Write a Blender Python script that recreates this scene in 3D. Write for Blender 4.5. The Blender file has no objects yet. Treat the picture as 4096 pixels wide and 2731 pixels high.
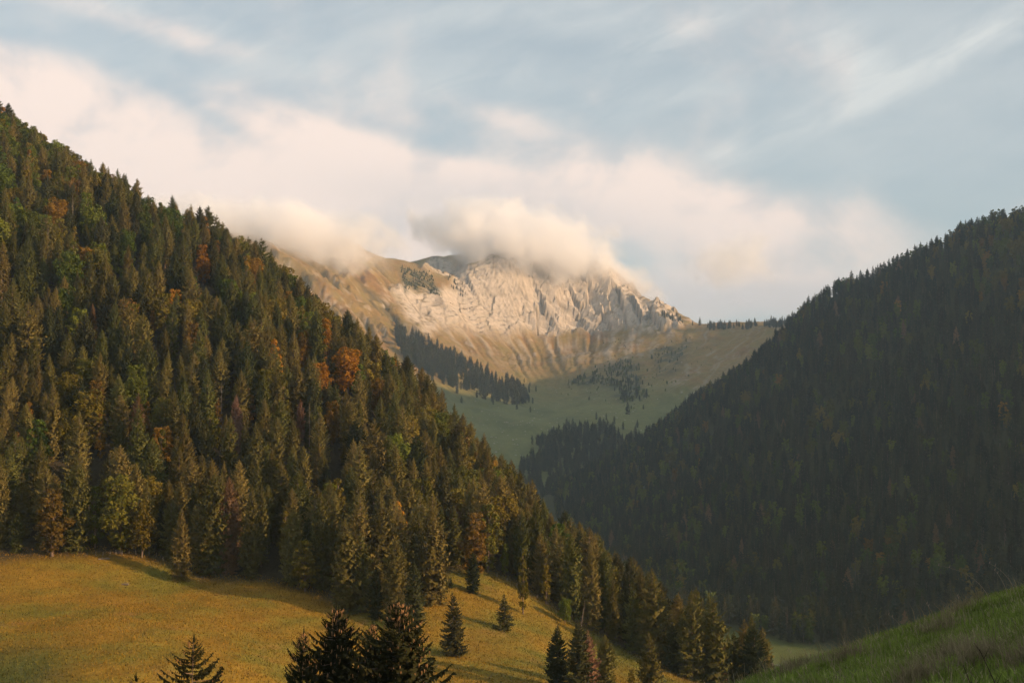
import bpy, math, random
import numpy as np
from mathutils import Vector

# ------------------------------------------------------------------ camera, sky, sun, exposure
SC = bpy.context.scene
COL = SC.collection
W, H = 1024, 682
FPX, CU, CV = 1422.2, 512.0, 341.0
PITCH = math.atan(84.0 / FPX)                    # horizon sits at v = 425

cam_d = bpy.data.cameras.new('camera')
cam_d.lens = 50.0; cam_d.sensor_width = 36.0
cam_d.clip_start = 0.3; cam_d.clip_end = 30000.0
cam = bpy.data.objects.new('camera', cam_d); COL.objects.link(cam)
cam.location = (0, 0, 0); cam.rotation_euler = (math.pi / 2 + PITCH, 0, 0)
SC.camera = cam

SUN_EL, SUN_AZ = math.radians(14.0), math.radians(112.0)     # azimuth clockwise from +Y
SUN_DIR = Vector((math.cos(SUN_EL) * math.sin(SUN_AZ), math.cos(SUN_EL) * math.cos(SUN_AZ), math.sin(SUN_EL)))
sun_d = bpy.data.lights.new('sun', 'SUN')
sun_d.energy = 5.0; sun_d.angle = math.radians(0.6); sun_d.color = (1.0, 0.64, 0.35)
sun = bpy.data.objects.new('sun', sun_d); COL.objects.link(sun)
sun.rotation_euler = SUN_DIR.to_track_quat('Z', 'Y').to_euler()

SC.view_settings.view_transform = 'Standard'; SC.view_settings.look = 'None'
SC.view_settings.exposure = 0.58; SC.view_settings.gamma = 1.0
SC.view_settings.use_curve_mapping = False
SC.render.engine = 'CYCLES'
SC.cycles.use_denoising = True
SC.cycles.max_bounces = 22; SC.cycles.diffuse_bounces = 2; SC.cycles.transmission_bounces = 4
SC.cycles.volume_bounces = 20; SC.cycles.volume_max_steps = 256
SC.cycles.use_adaptive_sampling = True; SC.cycles.adaptive_threshold = 0.03
SC.cycles.caustics_reflective = False; SC.cycles.caustics_refractive = False


class NB:
    """tiny node-builder"""
    def __init__(s, tree): s.t = tree; s.n = tree.nodes; s.l = tree.links
    def node(s, typ, **kw):
        n = s.n.new(typ)
        for k, v in kw.items(): setattr(n, k, v)
        return n
    def put(s, sock, val):
        if isinstance(val, bpy.types.NodeSocket): s.l.new(val, sock)
        else: sock.default_value = val
    def math(s, op, a, b=0.0, c=None, clamp=False):
        n = s.node('ShaderNodeMath', operation=op, use_clamp=clamp)
        s.put(n.inputs[0], a); s.put(n.inputs[1], b)
        if c is not None: s.put(n.inputs[2], c)
        return n.outputs[0]
    def vmath(s, op, a, b=(0, 0, 0)):
        n = s.node('ShaderNodeVectorMath', operation=op)
        s.put(n.inputs[0], a); s.put(n.inputs[1], b)
        return n
    def xyz(s, x, y, z):
        n = s.node('ShaderNodeCombineXYZ')
        s.put(n.inputs[0], x); s.put(n.inputs[1], y); s.put(n.inputs[2], z)
        return n.outputs[0]
    def noise(s, vec, scale, detail=4.0, rough=0.55, dist=0.0):
        n = s.node('ShaderNodeTexNoise')
        if vec is not None: s.l.new(vec, n.inputs['Vector'])
        n.inputs['Scale'].default_value = scale; n.inputs['Detail'].default_value = detail
        n.inputs['Roughness'].default_value = rough; n.inputs['Distortion'].default_value = dist
        return n.outputs['Fac']
    def smooth(s, val, lo, hi, a=0.0, b=1.0):
        n = s.node('ShaderNodeMapRange', interpolation_type='SMOOTHSTEP')
        s.put(n.inputs[0], val)
        for i, x in enumerate((lo, hi, a, b)): s.put(n.inputs[i + 1], x)
        return n.outputs[0]
    def mix(s, fac, a, b, blend='MIX'):
        n = s.node('ShaderNodeMix', data_type='RGBA', blend_type=blend)
        s.put(n.inputs[0], fac); s.put(n.inputs[6], a); s.put(n.inputs[7], b)
        return n.outputs[2]


def build_world():
    w = bpy.data.worlds.new('World'); SC.world = w; w.use_nodes = True
    b = NB(w.node_tree); b.n.clear()
    out = b.node('ShaderNodeOutputWorld'); bg = b.node('ShaderNodeBackground')
    sky = b.node('ShaderNodeTexSky', sky_type='NISHITA')
    sky.sun_disc = False; sky.sun_elevation = SUN_EL; sky.sun_rotation = SUN_AZ
    sky.altitude = 1400.0; sky.air_density = 1.0; sky.dust_density = 1.5; sky.ozone_density = 1.0
    tc = b.node('ShaderNodeTexCoord')
    d = b.vmath('NORMALIZE', tc.outputs['Generated']).outputs[0]
    sep = b.node('ShaderNodeSeparateXYZ'); b.l.new(d, sep.inputs[0])
    # azimuth and elevation of the sky direction, in degrees
    az = b.math('MULTIPLY', b.math('ARCTAN2', sep.outputs[0], sep.outputs[1]), 180 / math.pi)
    el = b.math('MULTIPLY', b.math('ARCSINE', sep.outputs[2]), 180 / math.pi)
    def blob(a0, e0, ra, re, rot=0.0, amp=1.0):
        c, s_ = math.cos(math.radians(rot)), math.sin(math.radians(rot))
        da = b.math('SUBTRACT', az, a0); de = b.math('SUBTRACT', el, e0)
        x = b.math('DIVIDE', b.math('ADD', b.math('MULTIPLY', da, c), b.math('MULTIPLY', de, s_)), ra)
        y = b.math('DIVIDE', b.math('SUBTRACT', b.math('MULTIPLY', de, c), b.math('MULTIPLY', da, s_)), re)
        r2 = b.math('ADD', b.math('MULTIPLY', x, x), b.math('MULTIPLY', y, y))
        return b.math('MULTIPLY', b.math('EXPONENT', b.math('MULTIPLY', r2, -1.0)), amp)
    def total(items):
        t = items[0]
        for i in items[1:]: t = b.math('ADD', t, i)
        return t
    # px -> degrees helper
    A = lambda u: math.degrees(math.atan((u - CU) / FPX))
    E = lambda v: math.degrees(math.atan((425 - v) / FPX))
    K = 0.0403                                              # degrees per pixel
    def pb(u, v, ru, rv, rot=0.0, amp=1.0): return blob(A(u), E(v), ru * K, rv * K, rot, amp)
    # --- veil: thin high cloud everywhere, drawn out into slanting streaks
    q = b.xyz(b.math('ADD', b.math('MULTIPLY', az, 0.87), b.math('MULTIPLY', el, 0.5)),
              b.math('MULTIPLY', b.math('SUBTRACT', b.math('MULTIPLY', el, 0.87), b.math('MULTIPLY', az, 0.36)), 3.6), 3.0)
    streak = b.noise(q, 0.30, 6.0, 0.6, 0.6)
    q2 = b.xyz(az, b.math('MULTIPLY', el, 3.0), 9.0)
    soft = b.noise(q2, 0.09, 4.0, 0.5, 0.3)
    cir_mask = total([pb(690, 25, 75, 14, 22, .42), pb(855, 62, 40, 26, -35, .5), pb(900, 95, 260, 14, 22, .36),
                      pb(735, 145, 45, 9, 24, .40), pb(300, 70, 300, 40, 3, .12), pb(160, 25, 90, 18, -14, .35),
                      pb(980, 45, 80, 12, 22, .22), pb(800, 130, 120, 10, 24, .16), pb(640, 100, 170, 16, 8, .16), pb(520, 10, 160, 14, 0, .20), pb(400, 85, 90, 16, 8, .18), pb(70, 20, 120, 14, 0, .12)])
    veil = b.math('ADD', b.smooth(b.math('ADD', b.math('MULTIPLY', streak, 0.28), b.math('MULTIPLY', soft, 0.72)), 0.30, 0.74, 0.44, 0.72),
                  b.math('MULTIPLY', cir_mask, b.smooth(streak, 0.15, 0.80)), clamp=True)
    # --- low heaped cloud
    p = b.xyz(az, b.math('MULTIPLY', el, 1.25), 1.7)
    n1 = b.noise(p, 0.16, 7.0, 0.56, 0.25)
    n2 = b.noise(p, 0.42, 5.0, 0.55, 0.0)
    low = total([pb(-20, 120, 130, 50, 0, .95), pb(90, 180, 190, 70, -20, .95), pb(260, 225, 210, 70, -12, .95),
                 pb(250, 112, 80, 24, -20, .40), pb(330, 160, 120, 36, -18, .40), pb(430, 165, 190, 44, -14, .48), pb(540, 185, 150, 40, -8, .55), pb(650, 190, 100, 34, -8, .75), pb(560, 130, 100, 22, -15, .30), pb(490, 110, 60, 14, -20, .25),
                 pb(780, 215, 80, 24, -5, .55), pb(735, 255, 60, 34, -20, .95), pb(480, 215, 90, 40, 0, .6), pb(150, 35, 110, 14, -14, .50),
                 pb(700, 300, 260, 26, 0, .85), pb(900, 250, 190, 34, 5, .45), pb(345, 222, 22, 26, 0, -.40), pb(640, 232, 60, 24, -20, .25), pb(400, 190, 90, 26, -10, .35), pb(300, 190, 80, 26, -10, .25),
                 pb(225, 130, 60, 10, -28, -.32), pb(205, 100, 90, 12, -14, -.25), pb(395, 130, 130, 12, -15, -.30), pb(60, 55, 130, 12, -6, -.3)])
    # beyond the frame the bank goes on as a loose low deck round the horizon
    deck = b.smooth(el, 16.0, 3.0, 0.0, 0.42)
    side = b.smooth(b.math('ABSOLUTE', az), 22.0, 40.0)
    low = b.math('ADD', low, b.math('MULTIPLY', deck, side))
    field = b.math('ADD', low, b.math('ADD', b.math('MULTIPLY', b.math('SUBTRACT', n1, 0.5), 1.55), b.math('MULTIPLY', b.math('SUBTRACT', n2, 0.5), 0.45)))
    heap = b.smooth(field, 0.0, 1.0, 0.0, 0.97)
    # cloud tints: sunlit cream, cool grey in the thicker shaded folds
    n3 = b.noise(b.xyz(b.math('ADD', az, 1.2), b.math('MULTIPLY', b.math('SUBTRACT', el, 0.9), 1.25), 1.7), 0.16, 5.0, 0.55, 0.25)
    litness = b.smooth(b.math('ADD', b.math('SUBTRACT', n1, n3), b.math('MULTIPLY', b.math('SUBTRACT', field, 0.6), 0.10)), -0.13, 0.07)
    litness = b.math('MULTIPLY', litness, b.smooth(b.math('ADD', pb(760, 300, 300, 22, 0, 1.0), pb(500, 210, 190, 34, -8, .75)), 0.0, 1.0, 1.0, 0.0))
    cream = b.mix(litness, (0.610, 0.535, 0.500, 1), (0.80, 0.645, 0.56, 1))
    base = b.mix(1.0, sky.outputs[0], (SKY_GAIN * 0.97, SKY_GAIN * 1.05, SKY_GAIN * 1.0, 1), 'MULTIPLY')
    c1 = b.mix(veil, base, (0.515, 0.530, 0.522, 1))
    c2 = b.mix(heap, c1, cream)
    b.l.new(c2, bg.inputs['Color']); bg.inputs['Strength'].default_value = 1.0
    b.l.new(bg.outputs[0], out.inputs['Surface'])

SKY_GAIN = 0.085
build_world()
USE_HAZE = True
USE_CLOUD = True

# ------------------------------------------------------------------ helpers
def P(u, v, d):
    X = (u - CU) / FPX; Y = -(v - CV) / FPX
    y = math.cos(PITCH) - Y * math.sin(PITCH); z = math.sin(PITCH) + Y * math.cos(PITCH)
    s = d / y
    return (X * s, d, z * s)

def proj(x, y, z):
    c, s = math.cos(PITCH), math.sin(PITCH)
    fw = y * c + z * s; up = -y * s + z * c
    return CU + FPX * x / fw, CV - FPX * up / fw

_perm = np.random.RandomState(7).permutation(512)
_perm = np.concatenate([_perm, _perm])
_grad = np.random.RandomState(8).normal(size=(512, 2)); _grad /= np.linalg.norm(_grad, axis=1)[:, None]
def perlin(x, y):
    x = np.asarray(x, float); y = np.asarray(y, float)
    xi = np.floor(x).astype(int); yi = np.floor(y).astype(int)
    xf = x - xi; yf = y - yi
    def g(ix, iy):
        h = _perm[(_perm[ix % 512] + iy) % 512]
        return _grad[h]
    def dot(gv, dx, dy): return gv[..., 0] * dx + gv[..., 1] * dy
    u = xf * xf * xf * (xf * (xf * 6 - 15) + 10); v = yf * yf * yf * (yf * (yf * 6 - 15) + 10)
    n00 = dot(g(xi, yi), xf, yf); n10 = dot(g(xi + 1, yi), xf - 1, yf)
    n01 = dot(g(xi, yi + 1), xf, yf - 1); n11 = dot(g(xi + 1, yi + 1), xf - 1, yf - 1)
    return (n00 * (1 - u) + n10 * u) * (1 - v) + (n01 * (1 - u) + n11 * u) * v
def fbm(x, y, oct=4, lac=2.0, gain=0.5):
    a, s, t = 1.0, 0.0, 0.0
    for i in range(oct):
        s = s + a * perlin(x * lac ** i + 13.7 * i, y * lac ** i - 7.3 * i); t += a; a *= gain
    return s / t * 1.6
def ridged(x, y, oct=4, gain=0.5):
    a, s, t = 1.0, 0.0, 0.0
    for i in range(oct):
        s = s + a * (1 - np.abs(perlin(x * 2.0 ** i + 5.1 * i, y * 2.0 ** i + 3.3 * i)) * 2.2); t += a; a *= gain
    return s / t
def facets(x, y, cell, seed):
    """broken-block relief: per-cell height and tilt, and closeness to the joint between blocks"""
    r = np.random.RandomState(seed); jx, jy, hh, t1, t2 = (r.rand(4096) for _ in range(5))
    a, b = x / cell, y / cell; ia, ib = np.floor(a).astype(int), np.floor(b).astype(int)
    best = np.full(a.shape, 9.0); second = best.copy(); off = np.zeros(a.shape)
    for di in (-1, 0, 1):
        for dj in (-1, 0, 1):
            k = ((ia + di) * 73 + (ib + dj) * 1931) % 4096
            dx, dy = a - (ia + di + jx[k]), b - (ib + dj + jy[k]); d = np.hypot(dx, dy)
            o = hh[k] - .5 + (t1[k] - .5) * dx * 1.6 + (t2[k] - .5) * dy * 1.6
            near = d < best; second = np.where(near, best, np.minimum(second, d)); off = np.where(near, o, off); best = np.where(near, d, best)
    return off, second - best
def sstep(x, a, b):
    t = np.clip((x - a) / (b - a), 0, 1); return t * t * (3 - 2 * t)

class TPS:
    def __init__(s, pts, lam=0.0, scale=300.0):
        p = np.array(pts, float); s.c = p[:, :2] / scale; s.scale = scale
        n = len(p); r = np.linalg.norm(s.c[:, None] - s.c[None], axis=2)
        Kx = s.k(r) + lam * np.eye(n); Pm = np.hstack([np.ones((n, 1)), s.c])
        M = np.zeros((n + 3, n + 3)); M[:n, :n] = Kx; M[:n, n:] = Pm; M[n:, :n] = Pm.T
        s.w = np.linalg.solve(M, np.concatenate([p[:, 2], np.zeros(3)]))
    @staticmethod
    def k(r): return np.where(r > 1e-9, r * r * np.log(np.maximum(r, 1e-9)), 0.0) * 0.5 + 0.0
    def __call__(s, x, y):
        sh = np.shape(x); q = np.stack([np.ravel(x), np.ravel(y)], 1) / s.scale
        out = np.empty(len(q)); n = len(s.c)
        for i in range(0, len(q), 20000):
            a = q[i:i + 20000]; r = np.linalg.norm(a[:, None] - s.c[None], axis=2)
            out[i:i + 20000] = s.k(r) @ s.w[:n] + s.w[n] + a @ s.w[n + 1:]
        return out.reshape(sh)

def mesh_np(name, verts, faces, colors=None, smooth=False, attr='tint'):
    """verts (n,3); faces (m,3) or (m,4)"""
    me = bpy.data.meshes.new(name)
    verts = np.asarray(verts, np.float32); faces = np.asarray(faces, np.int32)
    m, k = faces.shape
    me.vertices.add(len(verts)); me.vertices.foreach_set('co', verts.ravel())
    me.loops.add(m * k); me.loops.foreach_set('vertex_index', faces.ravel())
    me.polygons.add(m); me.polygons.foreach_set('loop_start', np.arange(0, m * k, k, dtype=np.int32))
    me.polygons.foreach_set('loop_total', np.full(m, k, np.int32))
    me.polygons.foreach_set('use_smooth', np.full(m, smooth, bool))
    me.update(calc_edges=True)
    if colors is not None:
        ca = me.color_attributes.new(attr, 'FLOAT_COLOR', 'POINT')
        c = np.ones((len(verts), 4), np.float32); c[:, :3] = colors
        ca.data.foreach_set('color', c.ravel())
    return me

def link(name, data, mat=None, parent=None, loc=None, rz=0.0, scale=None):
    o = bpy.data.objects.new(name, data); COL.objects.link(o)
    if mat is not None and data is not None:
        if not data.materials: data.materials.append(mat)
        elif data.materials[0] != mat:
            o.material_slots[0].link = 'OBJECT'; o.material_slots[0].material = mat
    if parent is not None: o.parent = parent
    if loc is not None: o.location = loc
    if rz: o.rotation_euler = (0, 0, rz)
    if scale is not None: o.scale = scale if hasattr(scale, '__len__') else (scale,) * 3
    return o
def tag(o, label=None, cat=None, group=None, kind=None):
    if label: o['label'] = label
    if cat: o['category'] = cat
    if group: o['group'] = group
    if kind: o['kind'] = kind
    return o
def empty(name, loc, rz=0.0, scale=1.0):
    o = bpy.data.objects.new(name, None); COL.objects.link(o)
    o.location = loc; o.rotation_euler = (0, 0, rz); o.empty_display_size = 0.5
    o.scale = scale if hasattr(scale, '__len__') else (scale,) * 3
    return o

# ------------------------------------------------------------------ materials
def ground_material(name, fine=1.0, amount=0.35, bump=0.4, dist=0.3):
    m = bpy.data.materials.new(name); m.use_nodes = True
    b = NB(m.node_tree); bs = b.n['Principled BSDF']; bs.inputs['Roughness'].default_value = 0.95
    bs.inputs['Specular IOR Level'].default_value = 0.1
    at = b.node('ShaderNodeAttribute', attribute_name='tint')
    geo = b.node('ShaderNodeNewGeometry')
    n1 = b.noise(geo.outputs['Position'], fine, 6.0, 0.65)
    n2 = b.noise(geo.outputs['Position'], fine * 0.17, 4.0, 0.6)
    f = b.math('ADD', b.math('MULTIPLY', b.math('SUBTRACT', n1, 0.5), 2.4 * amount), b.math('MULTIPLY', b.math('SUBTRACT', n2, 0.5), 1.6 * amount))
    g = b.math('ADD', f, 1.0)
    b.l.new(b.mix(1.0, at.outputs['Color'], b.xyz(g, g, g), 'MULTIPLY'), bs.inputs['Base Color'])
    if bump:
        bn = b.node('ShaderNodeBump'); bn.inputs['Strength'].default_value = bump; bn.inputs['Distance'].default_value = dist
        b.l.new(n1, bn.inputs['Height']); b.l.new(bn.outputs[0], bs.inputs['Normal'])
    return m

def foliage_material(name, c1, c2, trans=0.25, spread=0.9):
    """leaf colour between c1 and c2, picked per tree and mottled within it"""
    m = bpy.data.materials.new(name); m.use_nodes = True
    b = NB(m.node_tree); b.n.clear()
    out = b.node('ShaderNodeOutputMaterial'); dif = b.node('ShaderNodeBsdfDiffuse'); tr = b.node('ShaderNodeBsdfTranslucent')
    mx = b.node('ShaderNodeMixShader'); mx.inputs[0].default_value = trans
    oi = b.node('ShaderNodeObjectInfo'); tc = b.node('ShaderNodeTexCoord')
    n = b.noise(tc.outputs['Object'], 0.9, 4.0, 0.7)
    f = b.math('ADD', b.math('MULTIPLY', oi.outputs['Random'], spread), b.math('MULTIPLY', b.math('SUBTRACT', n, 0.5), 1.5), clamp=True)
    col = b.mix(f, (*c1, 1), (*c2, 1))
    val = b.math('ADD', 0.72, b.math('MULTIPLY', b.math('FRACT', b.math('MULTIPLY', oi.outputs['Random'], 17.31)), 0.6))
    col = b.mix(1.0, col, b.xyz(val, val, val), 'MULTIPLY')
    b.l.new(col, dif.inputs[0]); b.l.new(col, tr.inputs[0])
    b.l.new(dif.outputs[0], mx.inputs[1]); b.l.new(tr.outputs[0], mx.inputs[2]); b.l.new(mx.outputs[0], out.inputs[0])
    return m

def simple_material(name, col, rough=0.85, var=0.35, scale=3.0, stretch=None):
    m = bpy.data.materials.new(name); m.use_nodes = True
    b = NB(m.node_tree); bs = b.n['Principled BSDF']; bs.inputs['Roughness'].default_value = rough
    bs.inputs['Specular IOR Level'].default_value = 0.2
    tc = b.node('ShaderNodeTexCoord'); vec = tc.outputs['Object']
    if stretch: vec = b.vmath('MULTIPLY', vec, stretch).outputs[0]
    n = b.noise(vec, scale, 5.0, 0.65)
    g = b.math('ADD', 1.0 - var, b.math('MULTIPLY', n, 2 * var))
    b.l.new(b.mix(1.0, (*col, 1), b.xyz(g, g, g), 'MULTIPLY'), bs.inputs['Base Color'])
    return m

def attr_material(name, trans=0.3, rough=0.9):
    m = bpy.data.materials.new(name); m.use_nodes = True
    b = NB(m.node_tree); b.n.clear()
    out = b.node('ShaderNodeOutputMaterial'); dif = b.node('ShaderNodeBsdfDiffuse'); tr = b.node('ShaderNodeBsdfTranslucent')
    mx = b.node('ShaderNodeMixShader'); mx.inputs[0].default_value = trans
    at = b.node('ShaderNodeAttribute', attribute_name='tint')
    b.l.new(at.outputs['Color'], dif.inputs[0]); b.l.new(at.outputs['Color'], tr.inputs[0])
    b.l.new(dif.outputs[0], mx.inputs[1]); b.l.new(tr.outputs[0], mx.inputs[2]); b.l.new(mx.outputs[0], out.inputs[0])
    return m

M = {}
M['ground'] = ground_material('alpine_turf', 1.3, 0.46, 0.9, 0.6)
M['far_ground'] = ground_material('mountain_turf_and_limestone', 0.11, 0.34, 0.55, 3.0)
M['knoll'] = ground_material('knoll_turf', 6.0, 0.35, 0.5, 0.05)
M['needles'] = foliage_material('spruce_needles', (0.084, 0.095, 0.026), (0.185, 0.140, 0.045), 0.15)
M['needles_dark'] = foliage_material('dark_spruce_needles', (0.038, 0.050, 0.020), (0.075, 0.068, 0.028), 0.15)
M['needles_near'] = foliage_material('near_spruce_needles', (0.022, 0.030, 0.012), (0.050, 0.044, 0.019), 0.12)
M['needles_brown'] = foliage_material('browning_spruce_needles', (0.150, 0.095, 0.048), (0.200, 0.120, 0.062), 0.15)
M['needles_red'] = foliage_material('dead_red_needles', (0.190, 0.105, 0.066), (0.235, 0.135, 0.088), 0.15)
M['leaves_green'] = foliage_material('green_leaves', (0.060, 0.095, 0.016), (0.140, 0.150, 0.022), 0.28)
M['leaves_olive'] = foliage_material('olive_autumn_leaves', (0.090, 0.094, 0.017), (0.180, 0.132, 0.022), 0.28)
M['leaves_gold'] = foliage_material('golden_leaves', (0.185, 0.105, 0.016), (0.255, 0.145, 0.022), 0.28)
M['leaves_orange'] = foliage_material('orange_leaves', (0.300, 0.135, 0.014), (0.340, 0.180, 0.020), 0.28)
M['leaves_rust'] = foliage_material('rusty_leaves', (0.110, 0.075, 0.018), (0.215, 0.112, 0.022), 0.28)
M['needles_cool'] = foliage_material('cool_spruce_needles', (0.026, 0.042, 0.022), (0.060, 0.062, 0.030), 0.15)
M['bark'] = simple_material('spruce_bark', (0.16, 0.115, 0.085), 0.9, 0.4, 2.0, (1, 1, 0.3))
M['dead_wood'] = simple_material('bleached_dead_wood', (0.19, 0.15, 0.12), 0.9, 0.3, 2.0, (1, 1, 0.3))
M['post'] = simple_material('weathered_post', (0.30, 0.25, 0.20), 0.9, 0.3, 5.0)
M['wire'] = simple_material('fence_wire', (0.18, 0.17, 0.16), 0.6, 0.1, 5.0)
M['cone'] = simple_material('spruce_cone', (0.27, 0.15, 0.065), 0.7, 0.35, 8.0)
M['road'] = simple_material('gravel_road', (0.22, 0.21, 0.20), 0.95, 0.3, 1.5)
M['boulder'] = simple_material('limestone_boulder', (0.40, 0.37, 0.33), 0.95, 0.35, 1.0)
M['grass'] = attr_material('grass_blades', 0.30)
M['weed'] = simple_material('dry_weed_stem', (0.045, 0.032, 0.022), 0.9, 0.3, 9.0)

# ------------------------------------------------------------------ terrain: near hillside with meadow
RIDGE = [(-80, 94, 765), (0, 146, 750), (100, 220, 740), (180, 262, 720), (280, 309, 700), (345, 381, 680), (440, 449, 640),
         (480, 493, 610), (530, 547, 570), (600, 603, 530), (640, 637, 505), (690, 690, 485), (740, 725, 490)]
EDGE = [(-120, 560, 415), (0, 560, 416), (60, 556, 422), (130, 553, 426), (165, 563, 424), (200, 578, 416), (260, 580, 415), (300, 590, 408),
        (345, 610, 398), (400, 614, 398), (432, 600, 412), (450, 575, 437), (490, 572, 446), (545, 601, 437), (600, 638, 426), (650, 662, 411), (700, 682, 402), (790, 720, 395)]
cp = [P(*p) for p in RIDGE] + [P(*p) for p in EDGE if p[0] not in (60, 165, 345, 400, 450, 700)]
cp += [P(*p) for p in [(0, 682, 300), (0, 620, 352), (130, 682, 292), (130, 618, 350), (260, 690, 300), (260, 640, 350), (400, 690, 335), (400, 645, 368),
                       (452, 655, 362), (503, 631, 390), (500, 692, 332), (600, 700, 340), (600, 668, 395), (-90, 690, 300), (-90, 620, 352)]]
for (u, v, d), (dx, dz1, dz2) in zip(RIDGE, [(0, 45, 130)] * 9 + [(0, 38, 60)] * 4):
    x, y, z = P(u, v, d); k1, k2 = (d + 130) / d, (d + 320) / d
    cp.append((x * k1, y * k1, max(z - dz1, -140))); cp.append((x * k2, y * k2, max(z - dz2, -150)))
cp += [(-150, 200, -70), (-60, 205, -76), (0, 215, -80), (50, 270, -88), (98, 380, -99), (118, 520, -119), (128, 650, -132), (150, 900, -150), (205, 900, -148), (230, 700, -135),
       (0, 22, -9), (0, 60, -21), (-30, 110, -39), (-70, 110, -41), (20, 110, -38), (0, 160, -59), (60, 60, -17), (60, 110, -35), (90, 200, -64), (130, 300, -84),
       (210, 300, -62), (200, 150, -25), (210, 450, -95), (230, 560, -118), (-150, 60, -24), (-170, 120, -48), (-300, 250, -30), (-420, 420, 20), (-450, 700, 190), (-320, 60, -20), (320, 60, 0), (330, 500, -85)]
tps_near = TPS(cp, lam=1e-3)
def near_h(x, y):
    z = tps_near(x, y)
    return z + fbm(x / 70.0, y / 70.0, 4) * 1.5 + fbm(x / 11.0, y / 11.0, 3) * 0.35

class Grid:
    def __init__(s, xs, ys, f): s.xs, s.ys = xs, ys; X, Y = np.meshgrid(xs, ys); s.X, s.Y = X, Y; s.Z = f(X, Y)
    def __call__(s, x, y):
        x = np.asarray(x, float); y = np.asarray(y, float)
        i = np.clip(np.searchsorted(s.xs, x) - 1, 0, len(s.xs) - 2); j = np.clip(np.searchsorted(s.ys, y) - 1, 0, len(s.ys) - 2)
        a = np.clip((x - s.xs[i]) / (s.xs[i + 1] - s.xs[i]), 0, 1); b_ = np.clip((y - s.ys[j]) / (s.ys[j + 1] - s.ys[j]), 0, 1)
        return (s.Z[j, i] * (1 - a) + s.Z[j, i + 1] * a) * (1 - b_) + (s.Z[j + 1, i] * (1 - a) + s.Z[j + 1, i + 1] * a) * b_
    def slope(s):
        gy, gx = np.gradient(s.Z, s.ys, s.xs); return np.hypot(gx, gy), gx, gy
    def mesh(s, name, colors, smooth=True):
        ny, nx = s.X.shape; idx = np.arange(nx * ny).reshape(ny, nx)
        f = np.stack([idx[:-1, :-1], idx[:-1, 1:], idx[1:, 1:], idx[1:, :-1]], -1).reshape(-1, 4)
        return mesh_np(name, np.stack([s.X, s.Y, s.Z], -1).reshape(-1, 3), f, colors.reshape(-1, 3), smooth)
    def hit(s, u, v, d0, d1, step=1.5):
        prev = None
        for d in np.arange(d0, d1, step):
            x, y, z = P(u, v, d); h = float(s(x, y))
            if z <= h: return (x, y, h)
        x, y, z = P(u, v, d1); return (x, y, float(s(x, y)))

edge_u = np.array([e[0] for e in EDGE]); edge_d = np.array([e[2] for e in EDGE])
ridge_u = np.array([e[0] for e in RIDGE]); ridge_d = np.array([e[2] for e in RIDGE])

NEAR = Grid(np.concatenate([np.arange(-460, -300, 8), np.arange(-300, 200, 2.5), np.arange(200, 341, 8)]),
            np.concatenate([np.arange(22, 260, 6), np.arange(260, 470, 2.5), np.arange(470, 1001, 6)]), near_h)
uu, vv = proj(NEAR.X, NEAR.Y, NEAR.Z)
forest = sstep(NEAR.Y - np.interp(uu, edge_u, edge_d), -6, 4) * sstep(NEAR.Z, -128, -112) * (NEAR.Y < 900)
n_a = fbm(NEAR.X / 22, NEAR.Y / 22, 4); n_b = fbm(NEAR.X / 6 + 40, NEAR.Y / 6, 4)
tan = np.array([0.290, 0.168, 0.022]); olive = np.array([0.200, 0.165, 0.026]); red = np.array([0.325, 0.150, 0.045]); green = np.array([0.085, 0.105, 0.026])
meadow = tan + (olive - tan) * sstep(n_a + 0.35 * n_b, -0.35, 0.45)[..., None]
meadow = meadow + (red - meadow) * (sstep(fbm(NEAR.X / 16 + 9, NEAR.Y / 16 + 3, 4), 0.2, 0.6) * 0.6)[..., None]
n_c = fbm(NEAR.X / 9 - NEAR.Z / 3, NEAR.Z / 1.3, 4)
meadow = meadow * (1 + 0.34 * np.clip(n_c + .5 * n_b, -1, 1))[..., None]
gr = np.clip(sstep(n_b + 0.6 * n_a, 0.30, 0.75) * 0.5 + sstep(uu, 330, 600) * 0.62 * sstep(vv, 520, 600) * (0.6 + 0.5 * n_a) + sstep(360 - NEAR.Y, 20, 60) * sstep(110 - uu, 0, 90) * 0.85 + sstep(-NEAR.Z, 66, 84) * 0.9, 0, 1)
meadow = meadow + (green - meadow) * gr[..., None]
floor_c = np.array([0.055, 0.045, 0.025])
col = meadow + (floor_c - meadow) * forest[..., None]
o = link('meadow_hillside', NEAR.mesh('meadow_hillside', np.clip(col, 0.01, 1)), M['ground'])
tag(o, 'golden dry meadow running up into a forested hillside', kind='structure')

# ------------------------------------------------------------------ terrain: shaded mountain across the valley
R_RIDGE = [(1120, 182, 1620), (1024, 226, 1650), (975, 233, 1690), (950, 245, 1720), (930, 259, 1745), (905, 270, 1775), (880, 282, 1800), (850, 296, 1840), (825, 298, 1870), (805, 316, 1890), (790, 332, 1910), (765, 361, 1955), (740, 377, 1990), (700, 401, 2050),
           (660, 437, 2120), (620, 460, 2180), (585, 479, 2230)]
R_BASE = [(1100, 680, 900), (1024, 670, 950), (900, 655, 1000), (850, 648, 1020), (780, 640, 1050), (740, 630, 1080), (700, 603, 1200), (650, 570, 1400), (600, 540, 1650),
          (570, 515, 1900), (555, 495, 2100)]
cr = [P(*p) for p in R_RIDGE] + [P(*p) for p in R_BASE] + [(1050, 1500, 500), (1250, 1750, 560), (1050, 1180, 380), (1350, 1350, 480), (1000, 950, 150)]  # plus an unseen shoulder beyond the frame, raised to shadow this face
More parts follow.
